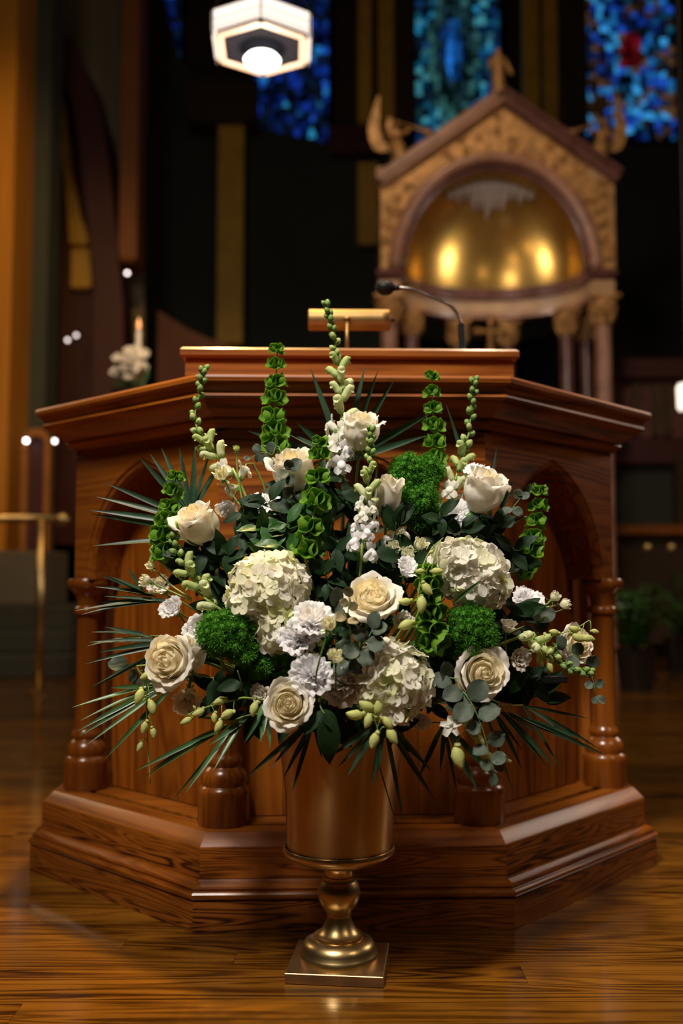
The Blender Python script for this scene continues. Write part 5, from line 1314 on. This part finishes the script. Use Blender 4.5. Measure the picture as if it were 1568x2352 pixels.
zt_ = P(318, 752, 5.9).z; b = MB(); b.lathe([(.10,0),(.09,.03),(.03,.08),(.02,.5),(.035,.6),(.02,.7),(.02,cd.z-.1),(.05,cd.z-.06),(.05,cd.z-.03),(.02,cd.z-.02)], 20); b.build('stick', M['old_brass'], can, auto=50)
b = MB(); b.lathe([(.016,cd.z-.02),(.016,zt_-.02),(.004,zt_-.018)], 16); b.build('candle', M['white_w'], can, auto=50)
b = MB(); b.lathe([(.001,0),(.014,.02),(.011,.045),(.001,.075)], 10, (0,0,zt_-.015), cap=False); b.build('flame', plain('candle flame', (1,.5,.2), .5, emit=(1,.42,.18), estr=.9), can, smooth=True)
light('POINT', 'candle_light', (cd.x+.12, 5.35, zt_+.15), (0,0,0), 14, (1, .72, .42), .03)  # fill added in front of the bouquet to brighten it, away from the flame
# curved reddish balustrade behind the pulpit
b = MB(); pts = [P(362,712,9.3), P(390,730,9.2), P(440,760,9.0), P(500,785,8.8), P(560,805,8.6), P(700,830,8.5)]
cs = spline(pts, 24); V = []
for p in cs: V += [(p.x, p.y, 0), (p.x, p.y, p.z), (p.x, p.y+.25, p.z), (p.x, p.y+.25, 0)]
F = [(i*4+j, i*4+(j+1) % 4, i*4+4+(j+1) % 4, i*4+4+j) for i in range(24) for j in range(4)]
b.add(V, F); bs = b.build('stair_balustrade', plain('reddish brown stone', (.14,.062,.045), .6, scale=5), auto=30); tag(bs, 'solid reddish stair balustrade sweeping down behind the pulpit on the left', 'balustrade')

# ---- right background
pn = thing('choir_screen', 'dark red wooden panelled screen with thin gilded strips at the right', 'screen', (P(1500,1000,9.2).x, 9.2, 0))
def pbox(name, x0, x1, y0, y1, dy, dep, mat):
    a = P(x0, y1, 9.2+dy); c = P(x1, y0, 9.2+dy); b = MB(); ox = pn.location.x
    b.box(((a.x+c.x)/2-ox, dy+dep/2, (a.z+c.z)/2), (c.x-a.x, dep, c.z-a.z), bev=.008); return b.build(name, mat, pn)
pbox('frame_rail', 1400, 1760, 822, 868, 0, .12, M['red_wood']); pbox('frame_rail', 1400, 1760, 1005, 1065, 0, .12, M['red_wood'])
pbox('back_panel', 1400, 1760, 860, 1010, .1, .05, M['dark_marble']); pbox('glazed_panel', 1400, 1760, 1060, 1210, .1, .05, M['green_wall'])
for x in (1455, 1500, 1525, 1590): pbox('gilded_strip', x, x+12, 880, 1000, .04, .05, plain('dim gilt', (.07,.045,.012), .5, scale=8))
pbox('frame_post', 1556, 1572, 1040, 1215, -.02, .12, M['brown_wall']); pbox('bottom_rail', 1405, 1760, 1205, 1228, -.06, .14, M['pulpit_x']); pbox('plinth', 1400, 1760, 1228, 1480, .05, .1, M['brown_wall'])
for x in (1432, 1466): pbox('brass_inlay', x, x+14, 1385, 1500, .02, .05, plain('dim inlay', (.16,.08,.01), .5, scale=8))
wl = P(1578, 912, 5.0); wln = thing('wall_lantern', 'bright white glass lantern cut by the right edge of the picture', 'lantern', (wl.x, 5.0, wl.z))
b = MB(); b.lathe([(.001,-.075),(.04,-.07),(.052,-.055),(.054,.05),(.045,.068),(.001,.07)], 20, cap=False); b.build('glass_shade', plain('lantern glass right', (.9,.9,.85), .5, emit=(1,.86,.68), estr=1.3), wln, smooth=True)
b = MB(); b.lathe([(.02,.06),(.05,.07),(.03,.09),(.008,.10)], 16); b.tube([(0,0,.1),(0,0,3.0)], .006, 8); b.lathe([(.01,-.10),(.03,-.085),(.03,-.072),(.01,-.07)], 12); b.build('fitting', M['bronze'], wln, auto=40)
# potted ferns
def fern(label, px, py, Y, h, seed, n=26):
    base = P(px, py, Y); t = thing('potted_fern', label, 'plant', (base.x, Y, 0)); rnd = random.Random(seed)
    b = MB(); b.lathe([(.10,0),(.13,.25),(.14,.27),(.12,.27),(.11,.24)], 20, cap=False); b.build('pot', M['bronze'], t, auto=40)
    for k in range(n):
        a = rnd.random()*6.28; L_ = h*rnd.uniform(.6, 1.1); o = Vector((cos(a), sin(a), 0)); up = rnd.uniform(.5, 1.1)
        pts = [Vector((0,0,.26)), Vector((0,0,.26+L_*.5*up))+o*L_*.2, Vector((0,0,.26+L_*.75*up))+o*L_*.5, Vector((0,0,.26+L_*.6*up))+o*L_*.8]
        q = MB(); sp = spline(pts, 10)
        for i in range(1, 10):
            tg = (sp[i+1]-sp[i-1]).normalized(); sd = tg.cross(Vector((0,0,1))).normalized()
            for s in (-1, 1):
                w = L_*.16*(1-i/12); q.add([sp[i], sp[i]+sd*s*w*.6+tg*.03, sp[i]+sd*s*w, sp[i]+sd*s*w*.5-tg*.02], [(0,1,2,3)])
        q.build('frond', M['leaf_g'], t)
fern('dark green fern beside the right edge of the pulpit, nearer one', 1455, 1330, 6.6, .62, 3)
fern('dark green fern at the right edge in front of the choir screen', 1560, 1330, 7.9, .6, 4)

for px, lab in ((1486, 'brass knobbed post just right of the pulpit, left one of two'), (1541, 'brass knobbed post at the right picture edge, right one of two')):
    p = P(px, 1258, 7.3); t = thing('brass_post', lab, 'post', (p.x, 7.3, 0), None, 1, 'brass knobbed posts at the right')
    b = MB(); b.lathe([(.001,-.035),(.025,-.025),(.035,0),(.025,.025),(.001,.035)], 16, (0,0,p.z), cap=False); b.build('knob', M['old_brass'], t, smooth=True)
    b = MB(); b.lathe([(.06,0),(.06,.015),(.012,.04),(.010,p.z-.03)], 14); b.build('shaft', M['bronze'], t, auto=40)
tr_ = P(1215, 1558, 1.92); tray = thing('flower_tray', 'dark rectangular tray edge in the shade under the far right snapdragon', 'tray', tr_)
b = MB(); b.box((0, 0, 0), (.135, .05, .014), bev=.002); b.box((-.16, .01, -.004), (.20, .012, .006), bev=.001); b.build('tray_body', M['black'], tray)
